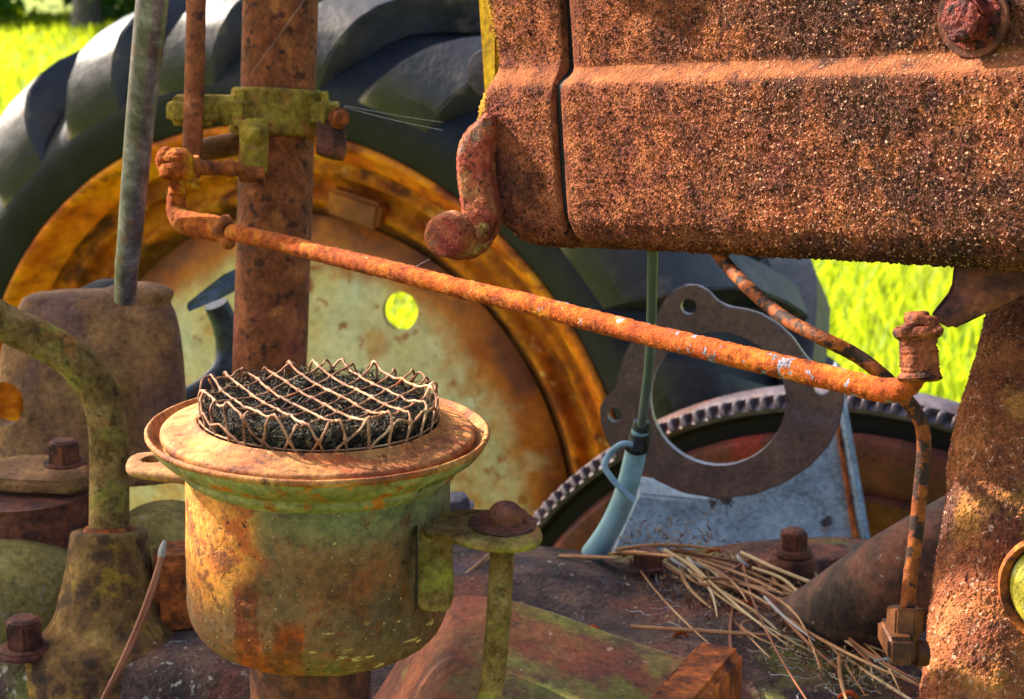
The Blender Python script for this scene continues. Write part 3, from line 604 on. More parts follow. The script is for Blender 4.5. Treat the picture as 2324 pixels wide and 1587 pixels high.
# clamp
cax = (cA - cB).normalized(); cc = P(632, 255, 1.375)
clampb = thing('column_clamp', 'moss covered yellow green clamp bracket round the steering column', 'clamp', P(626, 320, 1.375))
pxc = px(1.36)
ring = m_cyl(cc - cax * .0175, cc + cax * .0175, .0372, .0362, 64, bevel=.003)
arm = m_box(P(440, 250, 1.342), RT * 58 * pxc, V((0, .013, 0)), UP * 34 * pxc, .005, 4)
arm2 = m_box(P(520, 246, 1.348), RT * 60 * pxc, V((0, .009, 0)), UP * 30 * pxc, .005, 4)
web_ = m_box(P(545, 255, 1.345), RT * 36 * pxc, V((0, .014, 0)), UP * 52 * pxc, .008, 4)
tng = m_tube([P(574, 275, 1.332), P(577, 330, 1.331), P(577, 392, 1.333)], [33 * pxc, 32 * pxc, 30 * pxc], 28, 6, (V((0, 1, 0)), .42))
tball = m_ball(P(578, 305, 1.330), 32 * pxc, .012, 27 * pxc)
earr = m_box(P(738, 254, 1.352), RT * 30 * pxc, V((0, .017, 0)), UP * 46 * pxc, .008, 4)
bodym = m_remesh(m_join(ring, arm, arm2, web_, tng, tball, earr), .0012, 5)
part('clamp_body', bodym, MAT['moss'], clampb)
part('lever_tab', m_remesh(m_join(m_tube([P(752, 275, 1.345), P(752, 335, 1.345), P(748, 358, 1.345)], [35 * pxc, 36 * pxc, 33 * pxc], 24, 6, (V((0, 1, 0)), .5))), .0018, 5), MAT['darkrust'], clampb, 'brown rounded tab hanging at the right of the clamp')
bolt(clampb, P(768, 268, 1.335), V((.5, -.8, .1)), .0065, .008, 0, 'rust', .3)
part('pin', m_fine(m_tube([P(545, 395, 1.33), P(600, 398, 1.33)], [.0062, .0060], 20, 5), 1), MAT['rust'], clampb)
part('short_arm', m_fine(m_tube([P(440, 345, 1.37), P(490, 335, 1.38), P(545, 325, 1.39)], [.0085, .009, .009], 20, 8), 1), MAT['brownplain'], clampb, 'pale grey stub arm behind the clamp')

# ================================================================== link rod
link = thing('link_rod', 'long rusty orange link rod slanting across from the column to the tank underside', 'rod', P(1200, 700, 1.05))
def D(x): return 1 / (1 / 1.29 + (x - 400) / (2060 - 400) * (1 / .87 - 1 / 1.29))
pts = [(525, 527), (640, 552), (760, 583), (900, 617), (1050, 656), (1200, 690), (1340, 727), (1480, 762), (1640, 800), (1800, 838), (1920, 866), (1985, 883), (2030, 886), (2062, 872), (2078, 845), (2084, 810)]
rad = [.0060, .0062, .0063, .0063, .0062, .0063, .0064, .0063, .0064, .0064, .0063, .0063, .0062, .0062, .0062, .0060]; rad = [r_ * .93 for r_ in rad]
part('rod_bar', m_fine(m_tube([P(x_, y_, D(min(x_, 2060))) for x_, y_ in pts], rad, 28, 24), 1), MAT['rod'], link)
fp = [(404, 425), (400, 455), (402, 480), (418, 503), (445, 510), (480, 517), (505, 522)]
part('elbow', m_remesh(m_join(m_tube([P(x_, y_, D(x_)) for x_, y_ in fp], [.0062, .0065, .0075, .0085, .0088, .0090, .0086], 20, 8),
                              m_tube([P(392, 458, D(398)), P(415, 452, D(398))], [.0075, .0075], 16, 3)), .0011, 3), MAT['rod'], link)
part('lock_nut', m_remesh(m_join(m_hex(P(500, 520, D(505)), P(530, 529, D(530)) - P(500, 520, D(505)), .0098, .0075, .2), m_ball(P(517, 550, D(517)), .0055), m_ball(P(512, 503, D(517)), .005)), .0011, 2), MAT['rust'], link)
bj = P(403, 378, 1.285)
part('ball_joint', m_remesh(m_join(m_lathe([(.0001, -.009), (.008, -.0095), (.0125, -.0075), (.0130, -.002), (.0120, .001), (.0001, .001)], bj, UP, 32),
                                   m_lathe([(.0001, .002), (.0115, .002), (.0120, .005), (.0095, .009), (.005, .0125), (.0001, .013)], bj, UP + RT * .12, 32), m_cyl(bj - UP * .02, bj + UP * .005, .006),
                                   m_ball(bj - RT * .008 + UP * .004, .0075, .007, .010)), .0007, 1), MAT['rod'], link, 'crumbling rusty ball joint at the upper left end')
part('stud', m_remesh(m_join(m_tube([P(425, 378, 1.29), P(460, 381, 1.30), P(545, 384, 1.325)], [.0058, .0055, .0055], 16, 4), m_hex(P(437, 379, 1.288), V((1, .2, 0)), .0092, .0058), m_hex(P(512, 382, 1.315), V((1, .2, 0)), .0078, .006)), .001, 2), MAT['rust'], link)
sl = P(2086, 800, .868); sa = (P(2083, 720, .868) - P(2088, 862, .868)).normalized(); q = px(.868)
thr = [(41 * q + ((1.3 if k % 2 else -.8) * (q if k in (1, 2, 3, 8, 9, 12) else .3 * q)), (-44 + 5 * k) * q) for k in range(15)]
part('sleeve', m_fine(m_lathe([(.0001, -64 * q), (42 * q, -64 * q), (50 * q, -58 * q), (47 * q, -50 * q)] + thr + [(44 * q, 32 * q), (52 * q, 37 * q), (54 * q, 46 * q), (50 * q, 56 * q), (40 * q, 59 * q), (.0001, 60 * q)], sl, sa, 56, wob=.018), 1), MAT['sleeve'], link, 'threaded dark rust sleeve nut under the tank')
part('cap_nut', m_remesh(m_join(m_hex(P(2092, 742, .866), sa + RT * .25, 38 * q, 26 * q, .3), m_ball(P(2060, 748, .862), 17 * q), m_box(P(2116, 748, .862), RT * 20 * q + UP * 5 * q, V((0, .006, 0)), UP * 7 * q, .001), m_hex(P(2082, 735, .872), sa, 30 * q, 26 * q, .1)), .0008, 2), MAT['sleeve'], link)

# ================================================================== tank (the big gritty box)
def resample(pr, st):
    out = []; c = crom([V((a, b, 0)) for a, b in pr], 10)
    acc = [0]
    for i in range(1, len(c)): acc.append(acc[-1] + (c[i] - c[i - 1]).length)
    n = max(2, int(acc[-1] / st)); xs = np.linspace(0, acc[-1], n + 1)
    return np.c_[np.interp(xs, acc, [v.x for v in c]), np.interp(xs, acc, [v.y for v in c])]
def m_extr(pr, s0, s1, st, rl=0., rr=0., wav=0., ctr=(-.02, -.03), shear=None):
    """profile (out, up) swept along the tank's length, both ends rounded inwards"""
    n = int((s1 - s0) / st); ss_ = np.linspace(s0, s1, n + 1); k = len(pr); C = np.array(ctr)
    extra_l = [1e-9]; vs = []
    for s_ in ss_:
        ins = 0.
        if rl and s_ - s0 < rl: ins = rl - math.sqrt(max(0, rl * rl - (rl - (s_ - s0)) ** 2))
        if rr and s1 - s_ < rr: ins = max(ins, rr - math.sqrt(max(0, rr * rr - (rr - (s1 - s_)) ** 2)))
        d = pr - C; ln = np.linalg.norm(d, axis=1)[:, None]
        q_ = pr - d / ln * ins
        if wav: q_ = q_ + np.c_[np.zeros(k), wav * np.sin(s_ * 23 + pr[:, 1] * 30)]
        sh = shear(pr[:, 1])[:, None] * (s1 - s_) / (s1 - s0) if shear else 0.
        vs.append(np.array(L0)[None] + (s_ + sh) * np.array(al)[None] + q_[:, :1] * np.array(tn)[None] + q_[:, 1:] * np.array(tu)[None])
    v = np.vstack(vs); m_ = len(ss_); i = np.arange(m_ * k).reshape(m_, k)
    f = np.stack([i[:-1], np.roll(i[:-1], -1, 1), np.roll(i[1:], -1, 1), i[1:]], -1).reshape(-1, 4).tolist()
    f += [tuple(i[0].tolist()), tuple(reversed(i[-1].tolist()))]
    bm = bmesh.new(); bm.from_mesh(newmesh(v, f)); return from_bm(bm)
tank = thing('rusty_tank', 'big pitted rusty steel tank box filling the upper right', 'tank', L0 + al * .2 + tu * -.108 - tn * .05)
mainp = [(-.12, .18), (0, .18), (0, .12), (0, .06), (0, .011), (.0006, .0055), (.0035, .002), (.0088, -.001), (.0126, -.0045), (.0140, -.0105), (.0142, -.022), (.0142, -.05), (.0138, -.082), (.0112, -.092), (.007, -.0995), (-.003, -.1045), (-.02, -.107), (-.12, -.108), (-.12, 0)]
fine = resample(mainp + [mainp[0]], .00105)[:-1]
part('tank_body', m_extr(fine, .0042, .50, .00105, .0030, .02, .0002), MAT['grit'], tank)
capp = [(-.10, .18), (.0, .18), (.001, .09), (.0015, .03), (.001, .016), (.004, .006), (.0095, -.002), (.0130, -.011), (.0140, -.03), (.0122, -.075), (.010, -.092), (.004, -.1015), (-.004, -.106), (-.02, -.1085), (-.10, -.109), (-.10, 0)]
cf = resample(capp + [capp[0]], .0011)[:-1]
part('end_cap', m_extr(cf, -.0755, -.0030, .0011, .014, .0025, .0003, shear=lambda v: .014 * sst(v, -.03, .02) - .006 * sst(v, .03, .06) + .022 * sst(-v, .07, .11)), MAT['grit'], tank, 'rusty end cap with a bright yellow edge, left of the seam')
part('seam', m_extr(resample([(a - .005, b + (.003 if b < -.05 else 0)) for a, b in mainp] + [(mainp[0][0] - .005, mainp[0][1])], .004)[:-1], -.006, .008, .0035), MAT['black'], tank)
part('edge_flange', m_fine(m_slab([P(1083, -60, 1.20), P(1130, -60, 1.19), P(1130, 235, 1.19), P(1102, 235, 1.20), P(1096, 150, 1.20)], V((.0, .012, 0)), .003), 3), MAT['yellow'], tank, 'yellow painted flange edge behind the end cap')
part('knob', m_cyl(P(1128, 165, 1.235), P(1112, 165, 1.215), 56 * px(1.22), seg=60, bevel=.002), MAT['gear'], tank, 'small round knurled knob behind the flange')
bp = onplane(2215, 40, L0, tn)
bolt(tank, bp + tn * .0012, tn, .0132, .012, .0205, 'corroded', .2, 'large corroded bolt and washer at the upper right of the tank', wh=.003)
part('gusset', m_fine(m_slab([P(2166, 590, .97), P(2420, 580, .945), P(2400, 640, .945), P(2262, 702, .96), P(2160, 750, .965), P(2108, 724, .965), P(2158, 660, .97)], V((.004, .012, 0)), .002), 3), MAT['darkrust'], tank, 'dark folded gusset plate under the tank at right')
# unseen plate above the frame, added to cast a triangular shadow on the tank
lp = [onplane(x_, y_, L0 + tn * .001, tn) + SUN * .13 for x_, y_ in ((1375, -10), (1566, 100), (1612, -40), (1420, -110))]
part('shadow_plate', m_fine(m_slab(lp, al * .006, .001), 2), MAT['rust'], tank)

# hook bracket
hook = thing('hook_bracket', 'pitted reddish cast hook hanging at the left underside of the tank', 'hook', P(1060, 590, 1.15))
hn = V((-.45, -.89, .05)).normalized(); hO = P(1070, 420, 1.155)
ol = [(1108, 250), (1088, 262), (1060, 288), (1040, 312), (1031, 345), (1030, 400), (1034, 440), (1042, 478), (1040, 520), (1030, 560), (1040, 594), (1066, 588), (1094, 556), (1112, 520), (1122, 490), (1114, 452), (1106, 420), (1104, 340), (1112, 300)]
strap = m_slab([onplane(x_, y_, hO, hn) for x_, y_ in ol], -hn * .020, .003)
lobe = m_lathe([(.0001, 0), (.0118, 0), (.0136, .002), (.0144, .006), (.0142, .018), (.0001, .020)], P(1004, 538, 1.135), V((.42, .9, -.02)), 40)
part('hook_body', m_fine(m_remesh(m_join(strap, lobe, m_ball(P(1040, 545, 1.15), .012, .010, .013)), .0012, 4), 0), MAT['hook'], hook)

# ================================================================== wire, hose and tie
single('thin_cable', m_tube([P(1482, 540, 1.14), P(1480, 640, 1.17), P(1478, 740, 1.21), P(1472, 840, 1.25), P(1462, 920, 1.28), P(1455, 975, 1.30)], .0034, 14, 10), MAT['wirecoat'],
       'thin grey green cable hanging from under the tank', 'cable')
hs = thing('blue_hose', 'pale blue rubber hose curving down to the deck with wire tie', 'hose', dpt(1355, 1240))
part('hose_tube', m_tube([P(1455, 975, 1.30), P(1442, 1030, 1.31), P(1428, 1090, 1.32), P(1408, 1150, 1.34), P(1378, 1210, 1.36), P(1345, 1258, 1.38)], [.0068, .0078, .0081, .0084, .0088, .0092], 24, 12), MAT['hose'], hs)
part('tape_collar', m_remesh(m_join(m_tube([P(1458, 955, 1.30), P(1452, 995, 1.303), P(1446, 1022, 1.306)], [.0066, .0078, .0082], 24, 6), m_tube([P(1425, 1012, 1.30), P(1440, 1022, 1.297), P(1456, 1022, 1.297)], [.004, .004, .004], 12, 5)), .001, 3), MAT['tape'], hs, 'black tape wrapped round the top of the hose')
part('tie_wire', m_tube([P(1436, 1010, 1.295), P(1412, 1008, 1.295), P(1388, 1026, 1.30), P(1372, 1056, 1.30), P(1386, 1082, 1.30), P(1408, 1108, 1.30), P(1440, 1138, 1.30)], [.0022, .0023, .0024, .0024, .0023, .0022, .0020], 12, 10), MAT['tie'], hs)

# ================================================================== gasket plate and blue-grey case
pn = V((-.22, -.96, .12)).normalized(); pO = P(1635, 900, 1.46)
out_px = [(1492, 712), (1505, 685), (1525, 662), (1555, 647), (1585, 648), (1608, 662), (1628, 684), (1655, 697), (1690, 702), (1725, 712), (1765, 735), (1800, 768), (1826, 806), (1850, 832), (1880, 842), (1905, 858), (1917, 884), (1915, 920),
          (1905, 966), (1880, 1015), (1840, 1058), (1780, 1098), (1710, 1124), (1630, 1133), (1550, 1120), (1490, 1092), (1440, 1055), (1400, 1035), (1378, 1005), (1364, 965), (1360, 927), (1372, 904), (1392, 886), (1403, 850), (1412, 815), (1430, 778), (1455, 752), (1480, 735)]
pp = m_slab([onplane(x_, y_, pO, pn) for x_, y_ in out_px], -pn * .011, .0012, 2)
def cyl_n(x_, y_, r_): c = onplane(x_, y_, pO, pn); return m_cyl(c + pn * .05, c - pn * .05, r_, seg=40)
pp = m_cut(pp, cyl_n(1628, 906, 154 * px(1.46)), cyl_n(1563, 696, 18 * px(1.46)), cyl_n(1395, 942, 17 * px(1.46)), cyl_n(1865, 880, 17 * px(1.46)))
single('gasket_plate', pp, MAT['plate'], 'dark brown ring plate with bolt ears standing on the blue grey case', 'ring plate', ang=30)
gp = bpy.data.objects['gasket_plate']; gp.data.materials.append(MAT['skyedge'])
for f_ in gp.data.polygons:
    if abs(f_.normal.dot(pn)) < .6: f_.material_index = 1
bc = thing('blue_grey_case', 'chipped blue grey painted case standing behind the ring plate', 'case', dpt(1720, 1240))
def bx(x_, y_, d): return P(x_, y_, d)
f4 = [P(1380, 1262, 1.47), P(1962, 1262, 1.47), P(1900, 930, 1.53), P(1870, 930, 1.53), P(1840, 1060, 1.51), P(1760, 1120, 1.50), P(1640, 1140, 1.495), P(1445, 1120, 1.50)]
part('case_front', m_fine(m_slab(f4, V((.0, .05, .0)), .003), 3), MAT['bluebox'], bc)
part('case_rim', m_fine(m_slab([P(1958, 1262, 1.455), P(1982, 1258, 1.455), P(1922, 920, 1.515), P(1900, 920, 1.515)], V((.02, .15, 0)), .003), 3), MAT['bluebox'], bc, 'pale bevelled right edge of the case')
part('case_rim_rust', m_fine(m_slab([P(1944, 1255, 1.460), P(1957, 1255, 1.460), P(1906, 950, 1.518), P(1896, 950, 1.518)], V((.0, .02, 0)), .001), 3), MAT['rust'], bc, 'rusty strip beside the right edge')
# pedal
pd = thing('foot_pedal', 'blue grey steel foot pedal between the housing and the steering column', 'pedal', P(470, 890, 1.6))
part('pedal_pad', m_fine(m_slab([P(420, 694, 1.55), P(432, 682, 1.55), P(480, 655, 1.58), P(560, 622, 1.62), P(560, 650, 1.62), P(505, 680, 1.59), P(450, 702, 1.56), P(428, 712, 1.55)], V((.02, .05, .012)), .003), 2), MAT['pedal'], pd)
part('pedal_arm', m_fine(m_tube([P(490, 690, 1.60), P(512, 740, 1.61), P(522, 790, 1.62), P(510, 840, 1.62), P(470, 880, 1.62), P(420, 910, 1.62)], [.011, .012, .013, .012, .011, .011], 18, 8, (V((0, 1, 0)), .7)), 1), MAT['pedal'], pd)

# ================================================================== rusty fuel line and fitting
single('fuel_line', m_fine(m_tube([P(1590, 520, 1.10), P(1640, 590, 1.07), P(1700, 655, 1.03), P(1780, 722, .99), P(1860, 765, .965), P(1940, 805, .96), P(2000, 850, .955), P(2055, 905, .955), P(2088, 955, .955), P(2097, 1010, .955), P(2090, 1100, .955), P(2078, 1220, .955), P(2066, 1310, .955), P(2058, 1400, .955)], .0039, 18, 16), 1), MAT['line'],
       'thin rusty blotched fuel pipe curving down beside the right column', 'pipe')
ft = thing('elbow_fitting', 'brown brass elbow compression fitting at the foot of the thin pipe', 'pipe fitting', P(2055, 1520, .955))
q = px(.955); fa_ = (P(2058, 1380, .955) - P(2052, 1500, .955)).normalized()
part('compression_nut', m_fine(m_hex(P(2052, 1438, .955), fa_, 43 * q, 60 * q, .35, .1), 2), MAT['brass'], ft)
part('neck', m_cyl(P(2051, 1452, .955), P(2052, 1434, .955), 33 * q), MAT['brass'], ft)
part('elbow_block', m_fine(m_slab([P(2016, 1450, .94), P(2078, 1450, .94), P(2078, 1512, .94), P(2060, 1520, .94), P(2016, 1506, .94)], V((0, .03, 0)), .003), 2), MAT['brass'], ft)
part('threaded_stub', m_lathe([(30 * q + (1.5 * q if i % 2 else 0), i * 3.4 * q) for i in range(9)], P(2074, 1482, .955), RT + FW * .2, 32), MAT['brass'], ft)

# ================================================================== right column casting
rc = thing('cast_column', 'rough flaking rusty cast column at the right edge, patched with sun', 'casting', P(2300, 1587, .92))
secs = [(2395, 560, 100, 1.11), (2380, 640, 112, 1.095), (2362, 740, 130, 1.08), (2344, 860, 142, 1.06), (2322, 960, 152, 1.045), (2305, 1040, 156, 1.035), (2303, 1110, 156, 1.03), (2298, 1200, 164, 1.02), (2292, 1320, 176, 1.01), (2285, 1450, 186, 1.0), (2275, 1587, 192, 0.99), (2265, 1720, 200, 0.985), (2245, 2150, 215, 0.97)]
part('column_body', m_fine(m_tube([P(x_, y_, d) for x_, y_, r_, d in secs], [r_ * px(d) for x_, y_, r_, d in secs], 160, 12, (V((.35, -.94, 0)), .8)), 1), MAT['castright'], rc)
pc = P(2398, 1342, .95); pax = V((-.62, -.78, .05)).normalized()
part('plug_seat', m_lathe([(.0260, -.012), (.0260, .004), (.0285, .007), (.031, .004), (.032, -.014)], pc, pax, 64), MAT['rust'], rc)
part('plug', m_lathe([(.0001, .006), (.019, .006), (.0235, .0045), (.0255, .0), (.0258, -.01)], pc, pax, 64, sub=3), MAT['plug'], rc, 'round plug crusted with yellow green lichen')

# ================================================================== oil cup
cup = thing('oil_cup', 'round oil bath cup with wide rusty orange lip and faded green paint', 'oil cup', P(706, 1560, .955))
CC = P(724, 975, .95); q = px(.95); cup_up = V((math.sin(R(1.6)), 0, math.cos(R(1.6))))
def prf(l): return [(r_ * q, z_ * q) for r_, z_ in l]
part('cup_body', m_fine(m_lathe(prf([(300, -92), (300, -120), (301, -200), (302, -300), (302, -380), (300, -412), (293, -442), (278, -470), (254, -490), (220, -502), (170, -508), (120, -510), (1, -510)]), CC, cup_up, 220, sub=6), 0), MAT['cup'], cup)
part('cove', m_fine(m_lathe(prf([(384, -8), (376, -24), (358, -44), (336, -58), (322, -66), (320, -76), (316, -84), (306, -92), (300, -98), (299, -104)]), CC, cup_up, 220, sub=5), 0), MAT['cove'], cup, 'pale green curved underside of the lip')
part('lip', m_lathe(prf([(382, -12), (388, -6), (389, 0), (385, 5), (380, 4), (374, -4), (366, -16), (358, -24), (350, -26), (344, -24)]), CC, cup_up, 220, sub=5, wob=.0015), MAT['lip'], cup)
part('top_dish', m_lathe(prf([(346, -24), (354, -12), (355, -2), (350, 6), (335, 10), (315, 13), (298, 17), (287, 22), (280, 28), (275, 30), (272, 27), (272, 10), (272, -30)]), CC, cup_up, 220, sub=5, wob=.001), MAT['lip'], cup, 'inner dished ring inside the lip')
part('neck', m_fine(m_lathe(prf([(140, -500), (141, -520), (141, -640), (142, -760)]), CC + RT * (-18 * q), cup_up, 96, sub=10), 1), MAT['darkrust'], cup)
# left ear
e0 = P(350, 1058, .965); en = (cup_up + V((-.05, -.02, 0))).normalized()
def ear(pts, O, th, bev): return m_slab([onplane(x_, y_, O, en) for x_, y_ in pts], -en * th, bev)
le = m_cut(ear([(283, 1052), (288, 1036), (308, 1026), (350, 1021), (400, 1018), (470, 1030), (470, 1078), (420, 1080), (360, 1073), (305, 1066), (287, 1060)], e0, .006, .0016),
           m_cyl(onplane(348, 1041, e0, en) + en * .03, onplane(348, 1041, e0, en) - en * .03, 26 * q, seg=28))
part('left_ear', m_remesh(le, .0012, 2), MAT['brownplain'], cup, 'grey brown ear with a hole, left of the lip')
re0 = P(1100, 1190, .92)
rpts = [(960, 1176), (1000, 1160), (1040, 1152), (1120, 1152), (1190, 1166), (1226, 1190), (1234, 1208), (1222, 1226), (1180, 1236), (1110, 1234), (1050, 1222), (1000, 1206), (960, 1200)]
part('right_ear', m_remesh(m_join(ear(rpts, re0, .0058, .0016),
      m_tube([P(985, 1205, .925), P(987, 1290, .925), P(987, 1365, .926), P(985, 1385, .927)], [42 * q, 43 * q, 42 * q, 30 * q], 28, 6, (V((.25, -.96, 0)), .28))), .0012, 3), MAT['lever'], cup, 'mossy green ear bracket on the right side of the cup')
part('bracket_seam', m_fine(m_box(P(945, 1290, .912), RT * 1.6 * q, V((0, .004, 0)), UP * 88 * q, .0003), 1), MAT['black'], cup)
bb = onplane(1148, 1192, re0, en)
wsm = m_lathe([(.006, 0), (.0165, .0), (.0172, .001), (.0165, .0022), (.006, .0022)], bb - RT * .001, (en + V((.06, -.03, 0))).normalized(), 40, True, wob=.03)
o = part('bolt', m_remesh(m_join(m_ball(bb + en * .006, .0088, .0088, .0068), m_cyl(bb, bb + en * .007, .0085), m_ball(bb + en * .0055 + RT * .008, .0035)), .0008, 1), MAT['darkrust'], cup, 'rounded rust eaten bolt head on the right ear')
part('washer', wsm, MAT['darkrust'], o)
part('clamp_rod', m_fine(m_tube([P(1140, 1228, .92), P(1137, 1300, .922), P(1130, 1420, .925), P(1118, 1540, .93), P(1106, 1620, .935), P(1088, 1740, .94)], [27 * q, 27 * q, 27.5 * q, 27 * q, 27 * q, 27 * q], 28, 20), 1), MAT['lever'], cup, 'upright clamp rod with bright green lichen under the ear')

# ------------------------------------------------------------------ filter: wire mesh and hair
flt = thing('mesh_filter', 'wire mesh basket packed with black hair sitting in the cup', 'filter', CC + cup_up * .002)
cu, cv, ca = frame(cup_up)
if cu.x < 0: cu, cv = -cu, -cv
if cv.y < 0: cv = -cv
cu = (RT - cup_up * RT.dot(cup_up)).normalized(); cv = cup_up.cross(cu)
def drape(x_, y_, wob):
    rho = math.hypot(x_, y_); RB = 268.0; ce = 16.0
    ang = math.atan2(y_, x_)
    ef = min(1, rho / RB) ** 5; top = 98 + ef * (7 * math.sin(ang * 2 + 1) + 6 * math.sin(ang * 5) + 6 * math.sin(ang * 13) + 4 * math.sin(ang * 23)) + (1 - ef) * 3 * math.sin(x_ * .02) * math.cos(y_ * .017)
    if rho < RB - ce:
        r_ = rho; z_ = top - 24 * (1 - (rho / RB) ** 4) + wob
    else:
        t = (rho - (RB - ce)) / ce
        if t < math.pi / 2: r_ = RB - ce + ce * math.sin(t); z_ = top - ce * (1 - math.cos(t)) + wob * .5
        else: r_ = RB + wob * .3; z_ = top - ce - (rho - (RB - ce) - ce * math.pi / 2)
    return CC + (cu * (r_ * math.cos(ang)) + cv * (r_ * math.sin(ang)) + ca * z_) * q, z_
sp = 58.0; rr_ = random.Random(5)
for fam, angd in ((0, 62), (1, 122)):
    dx, dy = math.cos(R(angd)), math.sin(R(angd)); nx_, ny_ = -dy, dx
    for k in range(-7, 8):
        off = (k + .25) * sp; pts_ = []; rads = []
        half = math.sqrt(max(0, 372 ** 2 - off ** 2))
        if half < 60: continue
        ns = int(2 * half / 6.5); ph = rr_.random() * 6
        for i in range(ns + 1):
            t = -half + 2 * half * i / ns
            # crossings happen every sp/sin(60deg); the strand kinks towards each crossing
            c_ = math.cos(2 * math.pi * (t / (sp / math.sin(R(60))) - off / sp * .5 * (1 if fam else -1)))
            wv = 2.0 * math.sin(t * .03 + ph) + .9 * math.sin(t * .083 + ph * 2) + .4 * math.sin(t * .21 + ph * 3)
            p_, z_ = drape(off * nx_ + t * dx + wv * nx_, off * ny_ + t * dy + wv * ny_, (1.5 if fam else -1.5) + 1.8 * math.sin(t * .024 + ph))
            if z_ < 6: continue
            pts_.append(p_); rads.append(.00066 + .00048 * max(0, c_) ** 4 + .00008 * math.sin(t * .2 + ph))
        # split where the strand leaves the basket
        if len(pts_) > 6: part('strand', m_tube(pts_, rads, 7, 1), MAT['copper'], flt)
part('base_wire', m_lathe([(.0005 * math.cos(a) + 267 * q, .0005 * math.sin(a) + 33 * q) for a in np.linspace(0, 2 * math.pi, 7)[:-1]], CC, cup_up, 120, True, wob=.006), MAT['copper'], flt)
core = m_lathe(prf([(1, 38), (80, 43), (160, 54), (220, 60), (242, 48), (250, 28), (256, -20), (1, -20)]), CC, cup_up, 90, sub=4, wob=.02)
part('hair_core', core, MAT['woolcore'], flt)
def hair(n):
    n = int(n * 1.6)
    rng = RNG; vs = []; fs = []; b0 = 0
    for i in range(n):
        a = rng.random() * 6.283; r0 = 258 * math.sqrt(rng.random()); side = rng.random() < .36
        if side: r0 = 250 + 8 * rng.random(); z0 = rng.random() * 68
        else: z0 = 42 + 17 * r0 / 258 + 10 * math.sin(r0 * .018 + a * 2) * rng.random() + rng.normal() * 5
        p = np.array([r0 * math.cos(a), r0 * math.sin(a), z0]); d = rng.normal(size=3); d[2] *= .45
        if side: d -= p / np.linalg.norm(p) * d.dot(p / np.linalg.norm(p)) * .85
        d /= np.linalg.norm(d); cur = np.cross(d, rng.normal(size=3)) * rng.uniform(.01, .05)
        ln = rng.uniform(5, 10); sg = 6; wd = rng.uniform(.6, 1.3); pt = []
        for k in range(sg + 1):
            pt.append(p.copy()); p = p + d * ln; d = d + cur * ln * .6; d /= np.linalg.norm(d)
            rr2 = math.hypot(p[0], p[1])
            if rr2 > 262: p[:2] *= 262 / rr2
            p[2] = min(p[2], 82)
        nb = np.cross(pt[-1] - pt[0] + 1e-6, rng.normal(size=3)); nb /= np.linalg.norm(nb) + 1e-9
        n2 = np.cross(nb, d); n2 /= np.linalg.norm(n2) + 1e-9
        for k, pk in enumerate(pt):
            ww = wd * (1 - .6 * abs(k / sg - .4))
            for c_ in (0, 2.094, 4.189): vs.append(pk + (nb * math.cos(c_) + n2 * math.sin(c_)) * ww)
        for k in range(sg):
            for j in range(3):
                j2 = (j + 1) % 3; fs.append((b0 + 3 * k + j, b0 + 3 * k + j2, b0 + 3 * k + 3 + j2, b0 + 3 * k + 3 + j))
        b0 += 3 * (sg + 1)
    vs = np.array(vs) * q; B3 = np.array([cu, cv, ca]); vs = vs @ B3 + np.array(CC)
    return newmesh(vs, fs)
part('black_hair', hair(4200), MAT['wool'], flt, kind='stuff')

# ================================================================== pine needles and litter
nl_group = 'dry pine needles lying on the deck'
def needle(x0, y0, x1, y1, wpx, dz0, dz1, bend, mat, label, group):
    a = dpt(x0, y0, dz0); b = dpt(x1, y1, dz1); d = b - a; s_ = d.cross(up).normalized()
    mid = (a + b) / 2 + s_ * bend + up * abs(bend) * .3
    r_ = wpx * px((b - CAM).dot(FW)) / 2
    mm = m_tube([a, a.lerp(mid, .55) * 1.0 + (mid - a.lerp(b, .5)) * .25, mid, mid.lerp(b, .5) + (mid - a.lerp(b, .5)) * .25, b], [r_ * .9, r_, r_, r_ * .8, r_ * .35], 6, 4)
    return single('pine_needle', mm, MAT[mat], label, 'pine needle', group)
rn = random.Random(11)
for i in range(60):
    t = rn.random(); bx0 = 1460 + 420 * t + rn.gauss(0, 44); by0 = max(1248, 1225 + 185 * t + rn.gauss(0, 34))
    ln = rn.choice((rn.uniform(60, 180), rn.uniform(160, 420))); an = R(35 + rn.gauss(0, 15) + (rn.uniform(-70, 70) if i % 6 == 0 else 0))
    needle(bx0, by0, bx0 + ln * math.cos(an), by0 + ln * math.sin(an), rn.uniform(5, 9.5), .004 + rn.random() * .014, .003 + rn.random() * .012, rn.gauss(0, .009), ('needle', 'needle', 'redneedle', 'paleneedle')[i % 4],
           ('dry tan pine needle in the loose heap in front of the blue grey case', 'dry tan pine needle in the loose heap in front of the blue grey case', 'reddish brown pine needle in the heap in front of the blue grey case', 'pale straw coloured pine needle in the heap in front of the blue grey case')[i % 4],
           ('tan pine needles in the heap', 'tan pine needles in the heap', 'reddish pine needles in the heap', 'pale pine needles in the heap')[i % 4])
